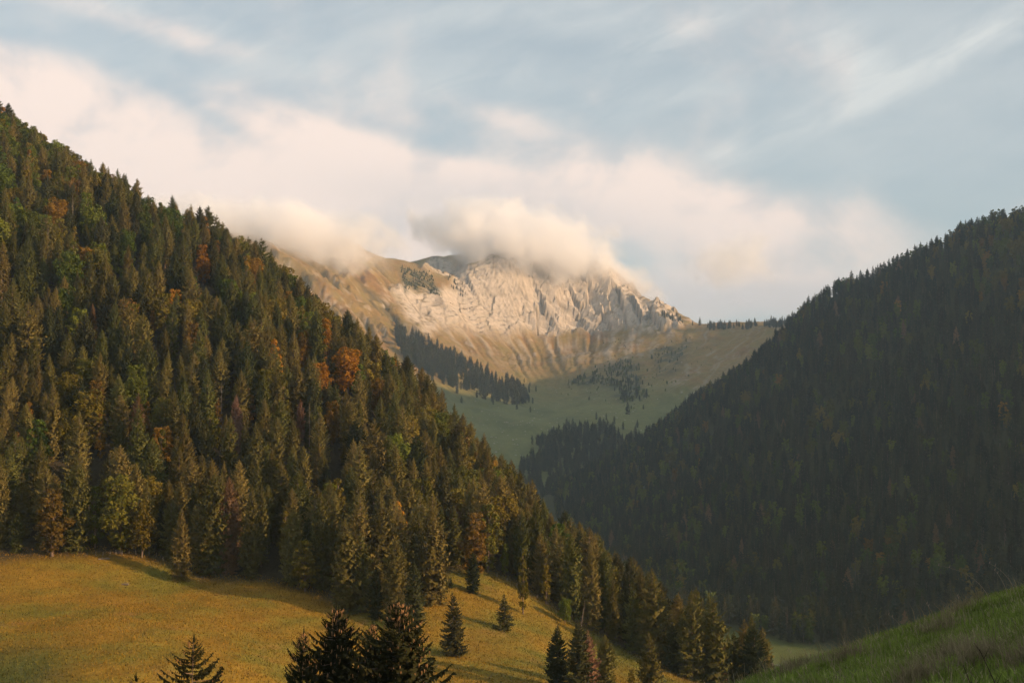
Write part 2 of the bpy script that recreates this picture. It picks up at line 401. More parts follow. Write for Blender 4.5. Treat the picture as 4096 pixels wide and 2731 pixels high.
for (u, v, d) in R_RIDGE:
    x, y, z = P(u, v, d)
    k_, j_ = (5, -8) if u > 815 else ((-20, -55) if u > 740 else (-70, -190))  # unseen back slope kept high so its shadow falls on the far bowl
    cr.append((x + 110, y + 230, z + k_)); cr.append((x + 260, y + 480, z + j_))
for (u, v, d) in R_BASE:
    x, y, z = P(u, v, d); cr.append((x - 90, y - 110, z - 6))
tps_right = TPS(cr, lam=2e-3)
def right_h(x, y):
    z = tps_right(x, y)
    a = 0.55 * x - 0.83 * y
    g = ridged(a / 230.0, (0.83 * x + 0.55 * y) / 900.0, 3)
    up = sstep(z, -135, -40)
    low_ = sstep(np.interp(proj(x, y, z)[0], [r[0] for r in R_RIDGE][::-1], [r[2] for r in R_RIDGE][::-1]) - y, 20, 160)
    return z + up * ((g - 0.6) * 44 * low_ + fbm(x / 60, y / 60, 3) * 5)
RIGHT = Grid(np.arange(-120, 1500, 14.0), np.arange(820, 2800, 14.0), right_h)
nr = fbm(RIGHT.X / 60, RIGHT.Y / 60, 4)
colr = np.array([0.05, 0.052, 0.022]) + np.zeros(RIGHT.X.shape + (3,))
ru_, rv_ = proj(RIGHT.X, RIGHT.Y, RIGHT.Z)
base_u = np.array([r[0] for r in R_BASE])[::-1]; base_d = np.array([r[2] for r in R_BASE])[::-1]
flat = sstep(np.interp(ru_, base_u, base_d) - 260 * sstep(735 - ru_, 0, 50) - RIGHT.Y, -5, 12)
colr = colr + (np.array([0.105, 0.120, 0.030]) * (1 + 0.25 * nr[..., None]) - colr) * flat[..., None]
o = link('shaded_mountain', RIGHT.mesh('shaded_mountain', np.clip(colr, 0.01, 1)), M['ground'])
tag(o, 'steep forested mountainside in evening shade', kind='structure')

# ------------------------------------------------------------------ terrain: far bowl and limestone massif
F_PTS = [(480, 450, 2350), (540, 440, 2450), (600, 430, 2500), (520, 470, 2260), (560, 480, 2260), (640, 415, 2650), (560, 410, 2900), (600, 400, 3000), (560, 394, 3150),
         (450, 425, 2500), (430, 400, 2650), (470, 405, 2780), (420, 365, 2850), (380, 340, 2900), (340, 305, 2950), (300, 275, 3000), (255, 245, 3050), (440, 480, 2300), (380, 420, 2500), (320, 370, 2650),
         (250, 222, 3350), (290, 226, 3400), (320, 232, 3450), (345, 243, 3500), (368, 256, 3560), (400, 259, 3620), (420, 268, 3660), (400, 300, 3300), (440, 330, 3280), (480, 362, 3160), (520, 385, 3150),
         (425, 286, 3430), (430, 312, 3360), (470, 324, 3440), (500, 325, 3500), (540, 322, 3560), (580, 318, 3590), (620, 325, 3550), (650, 320, 3540),
         (470, 276, 3560), (510, 270, 3600), (560, 270, 3650), (600, 280, 3670), (640, 297, 3650), (680, 317, 3600), (435, 257, 3760), (448, 268, 3700),
         (520, 246, 3800), (480, 250, 3800), (570, 256, 3790), (620, 284, 3780), (500, 358, 3310), (540, 362, 3340), (580, 356, 3350), (620, 352, 3320),
         (697, 324, 3560), (720, 322, 3480), (750, 322, 3400), (790, 320, 3300), (840, 303, 3200), (900, 280, 3100), (680, 350, 3280), (720, 355, 3130), (650, 380, 3020), (690, 385, 2830), (760, 372, 2850), (820, 372, 2700)]
cf = [P(*p) for p in F_PTS]
for (u, d, z) in [(250, 3700, 380), (350, 3950, 300), (440, 4250, 240), (530, 4350, 330), (620, 4300, 200), (700, 4000, 130), (760, 3850, 120), (850, 3700, 140), (150, 3300, 420), (150, 2900, 330), (200, 2500, 150), (960, 3400, 260),
                  (300, 2150, 30), (500, 2050, -110), (580, 2050, -120), (650, 2300, -100), (700, 2500, -20), (800, 2400, 0), (985, 2650, 300), (960, 2900, 330), (1100, 2700, 360)]:  # ends with hidden high ground, added to shade the bowl floor
    cf.append(((u - CU) / FPX * d, d, z))
tps_far = TPS(cf, lam=5e-4)
FX = np.concatenate([np.arange(-1400, -760, 20.0), np.arange(-760, 820, 4.6), np.arange(820, 1501, 20.0)])
FY = np.concatenate([np.arange(1980, 2800, 13.0), np.arange(2800, 3120, 7.0), np.arange(3120, 3900, 4.2), np.arange(3900, 4700, 26.0)])
def mask_uv(u, v, pts, soft=6.0):
    """soft inside-ness of a convex-ish polygon, by signed distance"""
    pts = np.array(pts, float); n = len(pts); dmin = np.full(u.shape, 1e9); inside = np.zeros(u.shape, bool)
    for i in range(n):
        a, c = pts[i], pts[(i + 1) % n]; e = c - a; L = e @ e
        t = np.clip(((u - a[0]) * e[0] + (v - a[1]) * e[1]) / L, 0, 1)
        dmin = np.minimum(dmin, np.hypot(u - a[0] - t * e[0], v - a[1] - t * e[1]))
        cond = ((a[1] > v) != (c[1] > v)) & (u < (c[0] - a[0]) * (v - a[1]) / (c[1] - a[1] + 1e-12) + a[0])
        inside ^= cond
    return sstep(np.where(inside, dmin, -dmin), -soft, soft)
_far = {}
def far_h(x, y):
    z0 = tps_far(x, y)
    gy, gx = np.gradient(z0, FY, FX); sl = np.hypot(gx, gy)
    u, v = proj(x, y, z0)
    u0, v0 = u, v; v = v + fbm(x / 38 + 4, y / 38, 4) * 5.5; u = u + fbm(x / 60, y / 60 + 9, 3) * 4
    cliff = mask_uv(u, v, [(455, 262), (520, 258), (600, 268), (655, 296), (690, 322), (676, 330), (650, 333), (625, 328), (600, 332), (575, 326), (550, 336), (525, 330), (505, 338), (485, 332), (466, 334), (440, 328), (425, 336), (408, 322), (390, 290), (402, 285), (430, 296), (452, 285)], 6)
    cliff = np.maximum(cliff, mask_uv(u, v, [(255, 215), (300, 222), (345, 240), (372, 258), (350, 262), (300, 246)], 5))
    cliff = np.maximum(cliff, mask_uv(u, v, [(424, 268), (434, 250), (452, 260), (470, 270), (445, 276)], 4))
    talus = mask_uv(u, v, [(425, 326), (470, 328), (520, 328), (580, 318), (650, 325), (672, 335), (620, 372), (560, 392), (510, 378), (460, 352)], 10) * (1 - cliff)
    leftsl = mask_uv(u, v, [(255, 240), (300, 262), (380, 268), (400, 300), (440, 340), (400, 350), (330, 320), (255, 280)], 14) * (1 - cliff)
    rightsl = mask_uv(u, v, [(650, 330), (700, 326), (800, 322), (800, 400), (690, 400), (640, 375)], 12)
    u, v = u0, v0
    warp = fbm(x / 160, y / 160, 3)
    z = z0 + fbm(x / 120, y / 120, 4) * 7 * sstep(sl, 0.05, 0.35) + fbm(x / 24, y / 24, 3) * 1.0 + (fbm(x / 110 + 3, y / 190, 3) * 11 + ridged(x / 170, y / 300, 2) * 6) * sstep(v, 372, 395)
    # gullies run down the fall line: stretched across the contour direction
    w2 = fbm(x / 70 + 20, y / 70, 3); amp = 0.55 + 0.9 * sstep(fbm(u / 60.0, v / 90.0 + 4, 2), -0.4, 0.5)
    a = u + warp * 7 + w2 * 2.5 - (v - 330) * (0.95 - 0.0078 * (u - 480))
    gul = 0.45 * ridged(a / 20.0, v / 300.0, 2) + 0.55 * ridged(a / 6.5 + 7, v / 200.0, 3)
    z = z + talus * (gul - 0.55) * 13 * amp * amp
    al = u - (v - 300) * 1.05 + warp * 18 + w2 * 6
    gl = 0.55 * ridged(al / 30.0, (u + v) / 420.0, 2) + 0.45 * ridged(al / 9.0 + 3, (u + v) / 260.0, 3)
    z = z + leftsl * (gl - 0.6) * 70 * (0.6 + 0.4 * amp)
    ar = u + (v - 340) * 0.85 + warp * 14 + w2 * 5
    z = z + rightsl * (ridged(ar / 19.0, v / 110.0, 4) - 0.55) * 11 * amp
    # cliff: buttresses, tilted beds and broken blocks
    ca = u + warp * 10 - (v - 300) * 0.45; cb = v + w2 * 4
    but = ridged((u + warp * 22 - (v - 300) * 0.45) / 62.0, v / 200.0, 2, 0.45)
    z = z + cliff * (but - 0.5) * 46
    f1, e1 = facets(ca, cb * .7 + ca * .2, 17.0, 3); f2, e2 = facets(ca + 3 * f1, cb - ca * .25, 6.0, 5)
    blocky = 0.35 + 0.65 * sstep(u, 500, 545)
    z = z + cliff * (f1 * 24 * blocky + f2 * 9 * blocky)
    bed = z0 + 0.22 * x * sstep(u, 470, 560) + warp * 10 + w2 * 3 + f1 * 4
    ph = (bed / 11.0) % 1.0
    z = z + cliff * (sstep(ph, 0.0, 0.75) - ph) * 9.0 * (1.1 - 0.7 * sstep(u, 505, 560)) * (0.35 + 0.65 * sstep(u, 430, 470)) * sstep(w2, -.7, .1)
    z = z - cliff * sstep(e1, 0.10, 0.0) * 5 * blocky
    _far.update(e1=e1, e2=e2)
    _far.update(ph=ph, gl=gl, w2=w2)
    _far.update(cliff=cliff, talus=talus, leftsl=leftsl, rightsl=rightsl, gul=gul, u=u, v=v, al=al, ar=ar, warp=warp)
    return z
FAR = Grid(FX, FY, far_h)
sl, gx, gy = FAR.slope()
F = _far
nf = fbm(FAR.X / 40, FAR.Y / 40, 5); nf2 = fbm(FAR.X / 12, FAR.Y / 12, 3); nf3 = fbm(FAR.X / 150 + 5, FAR.Y / 150, 3)
def lerp(a, b_, t): return a + (b_ - a) * np.clip(t, 0, 1)[..., None]
gold = np.array([0.262, 0.152, 0.050]); grn = np.array([0.155, 0.162, 0.058]); rock = np.array([0.46, 0.398, 0.328]); scree = np.array([0.31, 0.265, 0.205]); shrub = np.array([0.05, 0.055, 0.026]); rust = np.array([0.215, 0.108, 0.040])
high = sstep(F['v'], 415, 360)
c = lerp(grn + np.zeros(FAR.X.shape + (3,)), gold, high * (0.72 + 0.5 * nf) + 0.15 * nf2)
c = lerp(c, rust, sstep(nf3 + 0.4 * nf, 0.1, 0.6) * 0.6 * high)
low_b = sstep(F['v'], 375, 400)
c = lerp(c, np.array([0.105, 0.120, 0.045]), low_b * sstep(fbm(FAR.X / 130 + 2, FAR.Y / 240, 4), -.1, .45) * .75)
c = lerp(c, np.array([0.23, 0.19, 0.10]), low_b * sstep(ridged(FAR.X / 90 + FAR.Y / 260, FAR.Y / 420, 3), .86, .97) * .45)
c = lerp(c, shrub, sstep(nf + 0.5 * nf2, 0.35, 0.7) * 0.55 * sstep(sl, 0.2, 0.5))
c = lerp(c, scree * 1.1, F['talus'] * sstep(F['gul'] + 0.35 * nf, 0.58, 0.84) * sstep(F['v'] + 18 * nf3, 380, 345) * 0.9)
c = lerp(c, rust * .8, F['talus'] * sstep(.5 - F['gul'] + .2 * nf, 0.02, .25) * .6)
c = lerp(c, scree, F['rightsl'] * sstep(ridged(F['ar'] / 8.0, F['v'] / 80.0, 2) + 0.3 * nf, 0.72, 0.95) * 0.65)
c = lerp(c, scree, F['leftsl'] * sstep(ridged(F['al'] / 9.0, F['v'] / 60.0, 3) + 0.4 * nf, 0.80, 1.0) * 0.75)
c = lerp(c, shrub, F['leftsl'] * sstep(0.60 - F['gl'] + 0.18 * nf, 0.0, 0.2) * 0.7)
c = lerp(c, rock * 1.0, np.maximum(F['cliff'] * sstep(sl + 0.5 * nf, 0.35, 0.75), sstep(sl, 1.1, 1.5) * sstep(ridged(F['al'] / 6.0, F['v'] / 30.0, 3), .62, .9) * .7))
c = lerp(c, shrub * 1.4, F['cliff'] * sstep(nf2 + nf, 0.55, 0.95) * sstep(1.25 - sl, 0.0, 0.5) * 0.7)
right_part = sstep(F['u'], 500, 550)
crack = F['cliff'] * np.clip(sstep(F['ph'], 0.80, 0.92) * sstep(nf + 0.25, 0.0, 0.4) * 0.6 * (1 - .6 * right_part) * (0.4 + .6 * sstep(F['u'], 430, 470)) + sstep(F['e1'], 0.09, 0.02) * 0.55 + sstep(F['e2'], 0.10, 0.02) * 0.45 * sstep(nf2 + .2, 0, .4), 0, .8)
c = lerp(c, np.array([0.13, 0.11, 0.085]), crack)
c = c * (1 + 0.15 * nf2[..., None])
# low scrub in the bowl and on the shoulder
for poly, sf in (([(560, 388), (590, 372), (625, 360), (642, 366), (645, 400), (622, 406), (600, 388)], 5), ([(398, 266), (432, 276), (442, 302), (420, 292), (405, 294)], 4), ([(655, 345), (690, 340), (680, 372), (655, 378)], 7), ([(405, 350), (440, 348), (425, 335), (400, 330)], 5)):
    c = lerp(c, np.array([0.055, 0.062, 0.028]), mask_uv(F['u'], F['v'], poly, sf) * sstep(nf + .7 * nf2, -.25, .25) * .9)
me = FAR.mesh('limestone_massif', np.clip(c, 0.01, 0.9))
ck_ = (F['cliff'][:-1, :-1] < .5).ravel(); me.polygons.foreach_set('use_smooth', ck_)
o = link('limestone_massif', me, M['far_ground'])
tag(o, 'far limestone massif above a grassy bowl', kind='structure')
# ground under everything, out to the horizon
g = mesh_np('valley_ground', [(-5000, -200, -190), (5000, -200, -190), (5000, 10500, -190), (-5000, 10500, -190)], [(0, 1, 2, 3)], np.tile([0.09, 0.09, 0.03], (4, 1)))
tag(link('valley_ground', g, M['ground']), 'green ground at the foot of the mountains', kind='structure')
# very distant bluish ridge beyond the saddle
xs = np.arange(900, 2600, 20.0); rid = 560 + fbm(xs / 260, xs * 0 + 2, 5) * 75 - np.abs(xs - 1250) * 0.12
V = []
for k, (yy, f) in enumerate([(8600, -0.35), (8900, 0.55), (9100, 1.0), (9400, 0.6), (9900, -0.3)]):
    for i, x in enumerate(xs): V.append((x, yy + fbm(x / 150, k * 3.3, 3) * 60, rid[i] * f))
n = len(xs); Fc = [(k * n + i, k * n + i + 1, (k + 1) * n + i + 1, (k + 1) * n + i) for k in range(4) for i in range(n - 1)]
tag(link('distant_ridge', mesh_np('distant_ridge', V, Fc, np.tile([0.26, 0.23, 0.21], (len(V), 1)), True), M['far_ground']), 'pale distant ridge beyond the saddle', kind='structure')

# ------------------------------------------------------------------ terrain: grassy knoll beside the camera
def knoll_h(x, y):
    z = -2.05 + 0.34 * x - 0.1325 * y
    z = z - 0.045 * np.maximum(0, y - 19.3 - 0.1 * (x - 5)) ** 2 - np.where(x < 1, 0.02 * (1 - x) ** 2, 0) - np.maximum(0, x - 9) ** 2 * 0.012 * (x < 26) - (x >= 26) * (3.468 + (x - 26) * 0.34)
    return z + fbm(x / 2.2, y / 2.2, 4) * 0.14 + fbm(x / 0.6, y / 0.6, 2) * 0.05
KN = Grid(np.arange(-16, 40.1, 0.25), np.arange(-4, 36.1, 0.25), knoll_h)
nk = fbm(KN.X / 1.5, KN.Y / 1.5, 4)
ck = np.array([0.105, 0.128, 0.034]) * (1 + 0.3 * nk[..., None])
tag(link('grassy_knoll', KN.mesh('grassy_knoll', np.clip(ck, 0.01, 1)), M['knoll']), 'near green slope in the shade', kind='structure')
# ------------------------------------------------------------------ tree meshes
def tube(path, radii, sides=6):
    V, Fq = [], []
    for k, (p, r) in enumerate(zip(path, radii)):
        for i in range(sides):
            a = 2 * math.pi * i / sides
            V.append((p[0] + r * math.cos(a), p[1] + r * math.sin(a), p[2]))
    for k in range(len(path) - 1):
        for i in range(sides):
            j = (i + 1) % sides
            Fq.append((k * sides + i, k * sides + j, (k + 1) * sides + j)); Fq.append((k * sides + i, (k + 1) * sides + j, (k + 1) * sides + i))
    return V, Fq
def stick(a, b_, r0, r1, sides=4):
    """thin tapered prism between two points, any direction"""
    a, b_ = Vector(a), Vector(b_); t = (b_ - a).normalized()
    s = t.cross(Vector((0, 0, 1)) if abs(t.z) < 0.9 else Vector((1, 0, 0))).normalized(); q = t.cross(s)
    V = []
    for p, r in ((a, r0), (b_, r1)):
        for i in range(sides):
            w = 2 * math.pi * i / sides; V.append(tuple(p + s * (r * math.cos(w)) + q * (r * math.sin(w))))
    Fq = []
    for i in range(sides):
        j = (i + 1) % sides; Fq += [(i, j, sides + j), (i, sides + j, sides + i)]
    return V, Fq
def join(parts):
    V, Fq = [], []
    for v, f in parts:
        n = len(V); V += v; Fq += [tuple(x + n for x in t) for t in f]
    return V, Fq

def spruce(seed, Ht=26.0, R=3.0, z0=0.08, column=1.9, gap=0.48, per=6, seg=5, sprays=1.0, droop=1.0, thin=0.0, cones=0, wild=0.0):
    """trunk mesh data, crown mesh data, (cone mesh data)"""
    rng = random.Random(seed); V, Fq = [], []; CV_, CF = [], []; twigs = []
    def tri(a, b_, c_):
        n = len(V); V.extend((a, b_, c_)); Fq.append((n, n + 1, n + 2))
    bend = rng.uniform(-.25, .25), rng.uniform(-.25, .25)
    def axis(z): t = z / Ht; return bend[0] * math.sin(t * 3), bend[1] * math.sin(t * 3)
    z = Ht * z0
    side_w = [rng.uniform(.82 - wild, 1.12 + wild * .6) for _ in range(7)]
    while z < Ht - 0.25:
        t = (z - Ht * z0) / (Ht * (1 - z0))
        prof = min(1.0, ((1 - t) * column)) ** 0.8 * (0.80 + 0.20 * min(1, t * 5))
        for b_ in range(per):
            if rng.random() < thin: continue
            phi = rng.uniform(0, 2 * math.pi)
            sw = side_w[int(phi / 0.9) % 7]
            if wild and rng.random() < wild * .5: continue
            L = max(0.25, R * prof * rng.uniform(0.6, 1.22) * sw)
            zz = z + rng.uniform(-.25, .25) * gap
            ax, ay = axis(zz)
            pitch = (0.45 * t ** 1.5 - 0.38 * (1 - t) * droop) + rng.uniform(-.14, .14)
            cph, sph = math.cos(phi), math.sin(phi); nx, ny = -sph, cph
            def at(s_, off=0.0, dz=0.0):
                r = L * s_
                h = zz + r * math.sin(pitch) - droop * 0.22 * L * s_ * (1 - s_) * 2 + 0.10 * L * s_ ** 3 + dz
                return (ax + cph * r + nx * off, ay + sph * r + ny * off, h)
            if L > 1.0 and rng.random() < .5: twigs.append((at(0.0), at(0.55), 0.05 if Ht > 12 else .03))
            for k in range(seg):
                s0 = (k + 0.15) / seg; s1 = min(1.0, s0 + 1.15 / seg)
                wdt = (0.16 + 0.30 * math.sin(math.pi * min(1, s0 * .9 + .12))) * L * 0.62 * sprays
                for sg in (-1, 1):
                    w = wdt * rng.uniform(.6, 1.25); dz = -w * rng.uniform(0.15, 0.75) * droop
                    tri(at(s0, sg * .02), at(s1, sg * .03, rng.uniform(-.05, .05)), at(min(1.06, s0 + rng.uniform(.6, 1.3) / seg), sg * w, dz))
                hw = wdt * rng.uniform(.5, 1.1) * droop
                if s0 > .3:
                    cw = wdt * rng.uniform(.45, .8); ch = wdt * rng.uniform(.6, 1.25); o_ = rng.uniform(-.35, .35) * wdt; sc_ = min(1.02, s0 + rng.uniform(.2, 1.0) / seg)
                    tri(at(sc_, o_ - cw, -.1 * ch), at(sc_, o_ + cw, -.05 * ch), at(sc_ + rng.uniform(-.02, .06), o_ + rng.uniform(-.3, .3) * cw, -ch))
                if hw > .12: tri(at(s0), at(s1), at((s0 + s1) / 2 + rng.uniform(-.08, .08), rng.uniform(-.2, .2) * wdt, -hw))
            if cones and t > 0.30 and rng.random() < cones:
                for _ in range(rng.choice((1, 2, 2, 3))):
                    s_ = rng.uniform(.62, 1.0); c0 = at(s_, rng.uniform(-.2, .2), -.10)
                    ln = rng.uniform(.20, .34); r_ = 0.045
                    n = len(CV_)
                    for (zz_, rr) in ((0, .4), (-ln * .35, 1.0), (-ln, .35)):
                        for i in range(5): CV_.append((c0[0] + r_ * rr * math.cos(i * 1.2566), c0[1] + r_ * rr * math.sin(i * 1.2566), c0[2] + zz_))
                    for ring in range(2):
                        for i in range(5):
                            j = (i + 1) % 5; a = n + ring * 5
                            CF += [(a + i, a + j, a + 5 + j), (a + i, a + 5 + j, a + 5 + i)]
        z += gap * (1.15 - 0.55 * t) * rng.uniform(.85, 1.15)
    for i in range(5):                                        # leader
        a = i * 1.2566; tri((.0, 0, Ht + .35), (.13 * math.cos(a), .13 * math.sin(a), Ht - .55), (.13 * math.cos(a + 1.5), .13 * math.sin(a + 1.5), Ht - .65))
    path = [(axis(Ht * q)[0], axis(Ht * q)[1], Ht * q - (0.6 if q == 0 else 0)) for q in (0, .04, .15, .35, .6, .85, .99)]
    rr = [Ht * .0165, Ht * .0135, Ht * .0115, Ht * .009, Ht * .0058, Ht * .0025, .012]
    tp = [tube(path, rr, 7)] + [stick(a, b_, r, r * .5, 3) for a, b_, r in twigs[::2]]
    return join(tp), (V, Fq), (CV_, CF)

def broadleaf(seed, Ht=17.0, R=4.6, low=0.06, lobes=34, per=95, size=0.42, spire=0.0):
    rng = random.Random(seed); V, Fq = [], []; limbs = []
    zc = Ht * (low + 1) / 2; rz = Ht * (1 - low) / 2
    cs = []
    for k in range(lobes):
        f = (k + .5) / lobes; zz = -0.94 + 1.86 * f + rng.uniform(-.08, .08)
        rim = math.sqrt(max(0.03, 1 - min(.97, abs(zz)) ** 2.4)) * (1 - spire * max(0, zz + .35) / 1.35)
        rad = rim * rng.uniform(.45, .92); a = k * 2.399 + rng.uniform(-.5, .5)
        lr = R * rng.uniform(.22, .38) * (1 - .25 * abs(zz)) * (1 - .35 * spire)
        c_ = Vector((R * rad * .82 * math.cos(a), R * rad * .82 * math.sin(a), zc + rz * zz * 0.92))
        cs.append((c_, lr)); limbs.append(c_)
    cs.append((Vector((0, 0, zc + rz * .15)), R * .5 * (1 - .5 * spire))); cs.append((Vector((0, 0, zc - rz * .3)), R * .55))
    for c_, lr in cs:
        for _ in range(int(per * (lr / (R * .30)) ** 2)):
            d = Vector((rng.gauss(0, 1), rng.gauss(0, 1), rng.gauss(0, 1))).normalized()
            if d.z < -.5 and rng.random() < .5: d.z = -d.z
            p = c_ + Vector((d.x * lr, d.y * lr, d.z * lr * .85)) * rng.uniform(.65, 1.18)
            nrm = (d + Vector((rng.gauss(0, .5), rng.gauss(0, .5), rng.gauss(0, .5) + .2))).normalized()
            s = nrm.cross(Vector((rng.gauss(0, 1), rng.gauss(0, 1), rng.gauss(0, 1)))).normalized(); q = nrm.cross(s)
            z_ = size * rng.uniform(.5, 1.25); n = len(V)
            V.extend((tuple(p + s * z_), tuple(p - s * z_ * .5 + q * z_ * .8), tuple(p - s * z_ * .6 - q * z_ * .7))); Fq.append((n, n + 1, n + 2))
    tp = [tube([(0, 0, -.6), (0, 0, Ht * .02), (.1, .05, Ht * .2), (.1, -.1, Ht * .5), (0, 0, Ht * .85)], [Ht * .022, Ht * .018, Ht * .014, Ht * .009, Ht * .003], 7)]
    for c_ in limbs[::3]: tp.append(stick((.08, 0, max(Ht * .10, c_.z - R * .7)), tuple(c_), Ht * .006, Ht * .002, 4))
    return join(tp), (V, Fq), ([], [])

def snag(seed, Ht=22.0, dense=1.0):
    rng = random.Random(seed)
    path = [(math.sin(q * 4) * .15, 0, Ht * q - (.5 if q == 0 else 0)) for q in (0, .2, .5, .8, 1.0)]
    tr = tube(path, [Ht * .009, Ht * .0075, Ht * .0055, Ht * .003, .02], 6); br = []
    z = Ht * .25
    while z < Ht * .97:
        L = 2.3 * (1 - z / Ht) ** .6 * rng.uniform(.4, 1.1); a = rng.uniform(0, 6.28)
        br.append(stick((0, 0, z), (L * math.cos(a), L * math.sin(a), z - L * rng.uniform(-.05, .35)), .05, .015, 3)); z += rng.uniform(.12, .34) / dense
    return tr, join(br), ([], [])

def to_mesh(name, vf, mat):
    me = mesh_np(name, vf[0], vf[1]); me.materials.append(mat); return me

class Kind:
    def __init__(s, vf, mat, height, bark='bark'):
        t, c_, k = vf
        s.trunk = to_mesh('trunk', t, M[bark]); s.crown = to_mesh('crown', c_, M[mat]); s.cone = to_mesh('cones', k, M['cone']) if k[0] else None; s.h = height
SP = [Kind(spruce(11, 26, 3.6, z0=.04, column=2.5, gap=.44, per=6, sprays=1.1), 'needles', 26), Kind(spruce(12, 26, 3.2, z0=.08, column=3.6, gap=.44, per=6, sprays=1.15), 'needles', 26),
      Kind(spruce(13, 26, 3.9, z0=.02, column=2.0, gap=.44, per=6, sprays=1.1), 'needles', 26), Kind(spruce(14, 26, 3.3, z0=.22, column=3.0, thin=.10, sprays=1.15), 'needles', 26),
      Kind(spruce(15, 26, 3.6, z0=.02, column=3.0, gap=.42, per=6, sprays=1.1), 'needles', 26), Kind(spruce(16, 26, 3.6, z0=.12, column=2.2, thin=.22, droop=1.2, sprays=1.15), 'needles', 26),
      Kind(spruce(17, 26, 4.7, z0=.05, column=2.2, gap=.5, per=6, thin=.2, sprays=.95, droop=1.1), 'needles', 26), Kind(spruce(18, 26, 2.6, z0=.03, column=3.2, gap=.42, per=6, sprays=1.2), 'needles', 26)]
YS = [Kind(spruce(21, 10, 2.6, z0=.03, column=1.2, gap=.34, per=7, droop=.7), 'needles_dark', 10), Kind(spruce(22, 15, 3.4, z0=.03, column=1.4, gap=.40, per=7, droop=.9), 'needles_dark', 15)]
BL = [Kind(broadleaf(31, 17, 5.0), 'leaves_green', 17), Kind(broadleaf(32, 17, 4.2, .05, 32, 95, .42, .45), 'leaves_green', 17), Kind(broadleaf(33, 17, 5.4, .12, 36, 90, .45), 'leaves_green', 17), Kind(broadleaf(34, 17, 3.4, .02, 34, 95, .38, .8), 'leaves_green', 17)]
SN = [Kind(snag(41), 'dead_wood', 22, 'dead_wood'), Kind(snag(42, 22, 1.5), 'dead_wood', 22, 'dead_wood')]
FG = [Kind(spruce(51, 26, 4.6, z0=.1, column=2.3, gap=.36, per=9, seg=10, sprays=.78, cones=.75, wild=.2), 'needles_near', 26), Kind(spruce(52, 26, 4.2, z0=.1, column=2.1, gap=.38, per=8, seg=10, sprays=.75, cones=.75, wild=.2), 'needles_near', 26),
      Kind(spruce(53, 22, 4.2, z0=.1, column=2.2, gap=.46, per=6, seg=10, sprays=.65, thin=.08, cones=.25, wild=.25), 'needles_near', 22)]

def plant(name, kind, loc, height, rz, mat=None, wide=1.0, lean=None):
    s = height / kind.h
    e = empty(name, loc, rz, (s * wide, s * wide, s))
    if lean: e.rotation_euler = (lean[0], lean[1], rz)
    t = link('trunk', kind.trunk, parent=e)
    c_ = link('crown' if 'snag' not in name else 'branches', kind.crown, M[mat] if mat else None, parent=e)
    if 'snag' in name: c_['kind'] = 'stuff'
    if kind.cone: link('cones', kind.cone, parent=e)['kind'] = 'stuff'
    return e

# ------------------------------------------------------------------ single trees of the hillside, set one by one
opened = []                                                    # (u, v, depth, half width) kept open to view
placed = []                                                    # (x, y, radius) kept free of forest trees
rngp = random.Random(3)
ORD = ['first', 'second', 'third', 'fourth', 'fifth', 'sixth', 'seventh', 'eighth', 'ninth', 'tenth', 'eleventh', 'twelfth', 'thirteenth', 'fourteenth', 'fifteenth', 'sixteenth', 'seventeenth', 'eighteenth', 'nineteenth', 'twentieth']
PHRASE = {(305, 592): 'pointed yellow-green corner tree', (181, 580): 'forward-standing meadow spruce', (214, 574): 'tall brownish edge pair', (52, 556): 'orange-brown edge tree', (120, 552): 'rounded tree behind the fence',
          (474, 580): 'rusty orange notch tree', (546, 604): 'slender yellow crest tree', (203, 262): 'orange tree below upper skyline', (348, 374): 'large bright orange tree', (312, 316): 'upper rust-orange skyline tree',
          (326, 338): 'lower rust-orange skyline tree', (378, 400): 'golden-brown tree', (456, 430): 'small bright orange tree', (236, 428): 'dead red-brown spruce', (488, 428): 'reddish dying skyline spruce', (532, 476): 'brown skyline spruce',
          (100, 442): 'narrow golden-orange tree', (66, 437): 'yellowish rounded tree', (147, 428): 'golden tree above the fence', (153, 322): 'small yellow treetop', (92, 322): 'small pinkish-brown spruce', (300, 428): 'thin reddish spruce',
          (660, 610): 'rust-tinged spruce', (710, 640): 'pinkish dying spruce', (523, 590): 'yellow-green crest tree', (620, 575): 'slender golden slope tree', (578, 645): 'leaning dead trunk', (47, 262): 'grey dead spruce', (72, 225): 'pale trunk under the skyline'}
LAND = []                                                       # (u, v, phrase) of trees that others are named after
def mark(key, x, y, z, h):
    if key in PHRASE: u, v = proj(x, y, z + h * .55); LAND.append((u, v, PHRASE[key]))
def at_px(u, v, d0=250, d1=800): return NEAR.hit(u, v, d0, d1)

# foreground spruces that rise from the slope below the camera: (u, v of the tip, depth, kind, height, label)
for (u, v, d, k, h, wd, lab) in [
        (194, 634, 112, 2, 21, 1.0, 'solitary thin spruce tip rising from the bottom edge before the golden meadow'),
        (304, 628, 116, 1, 24, .8, 'slim dark spruce, leftmost of the near cone-laden clump'),
        (337, 603, 112, 0, 25, .95, 'tall dark spruce with a bare leader in the near cone-laden clump'),
        (373, 620, 118, 1, 24, .85, 'shorter spruce between the two tallest of the near cone-laden clump'),
        (399, 597, 110, 0, 26, 1.12, 'broad tallest spruce hung with cones, rightmost of the near clump'),
        (136, 673, 118, 2, 20, .9, 'small spruce tip barely showing at the bottom edge of the meadow')]:
    x, y, z = P(u, v, d)
    tag(plant('spruce_tree', FG[k], (x, y, z - h), h, rngp.uniform(0, 6), wide=wd), lab, 'tree', 'near spruces below the viewpoint')
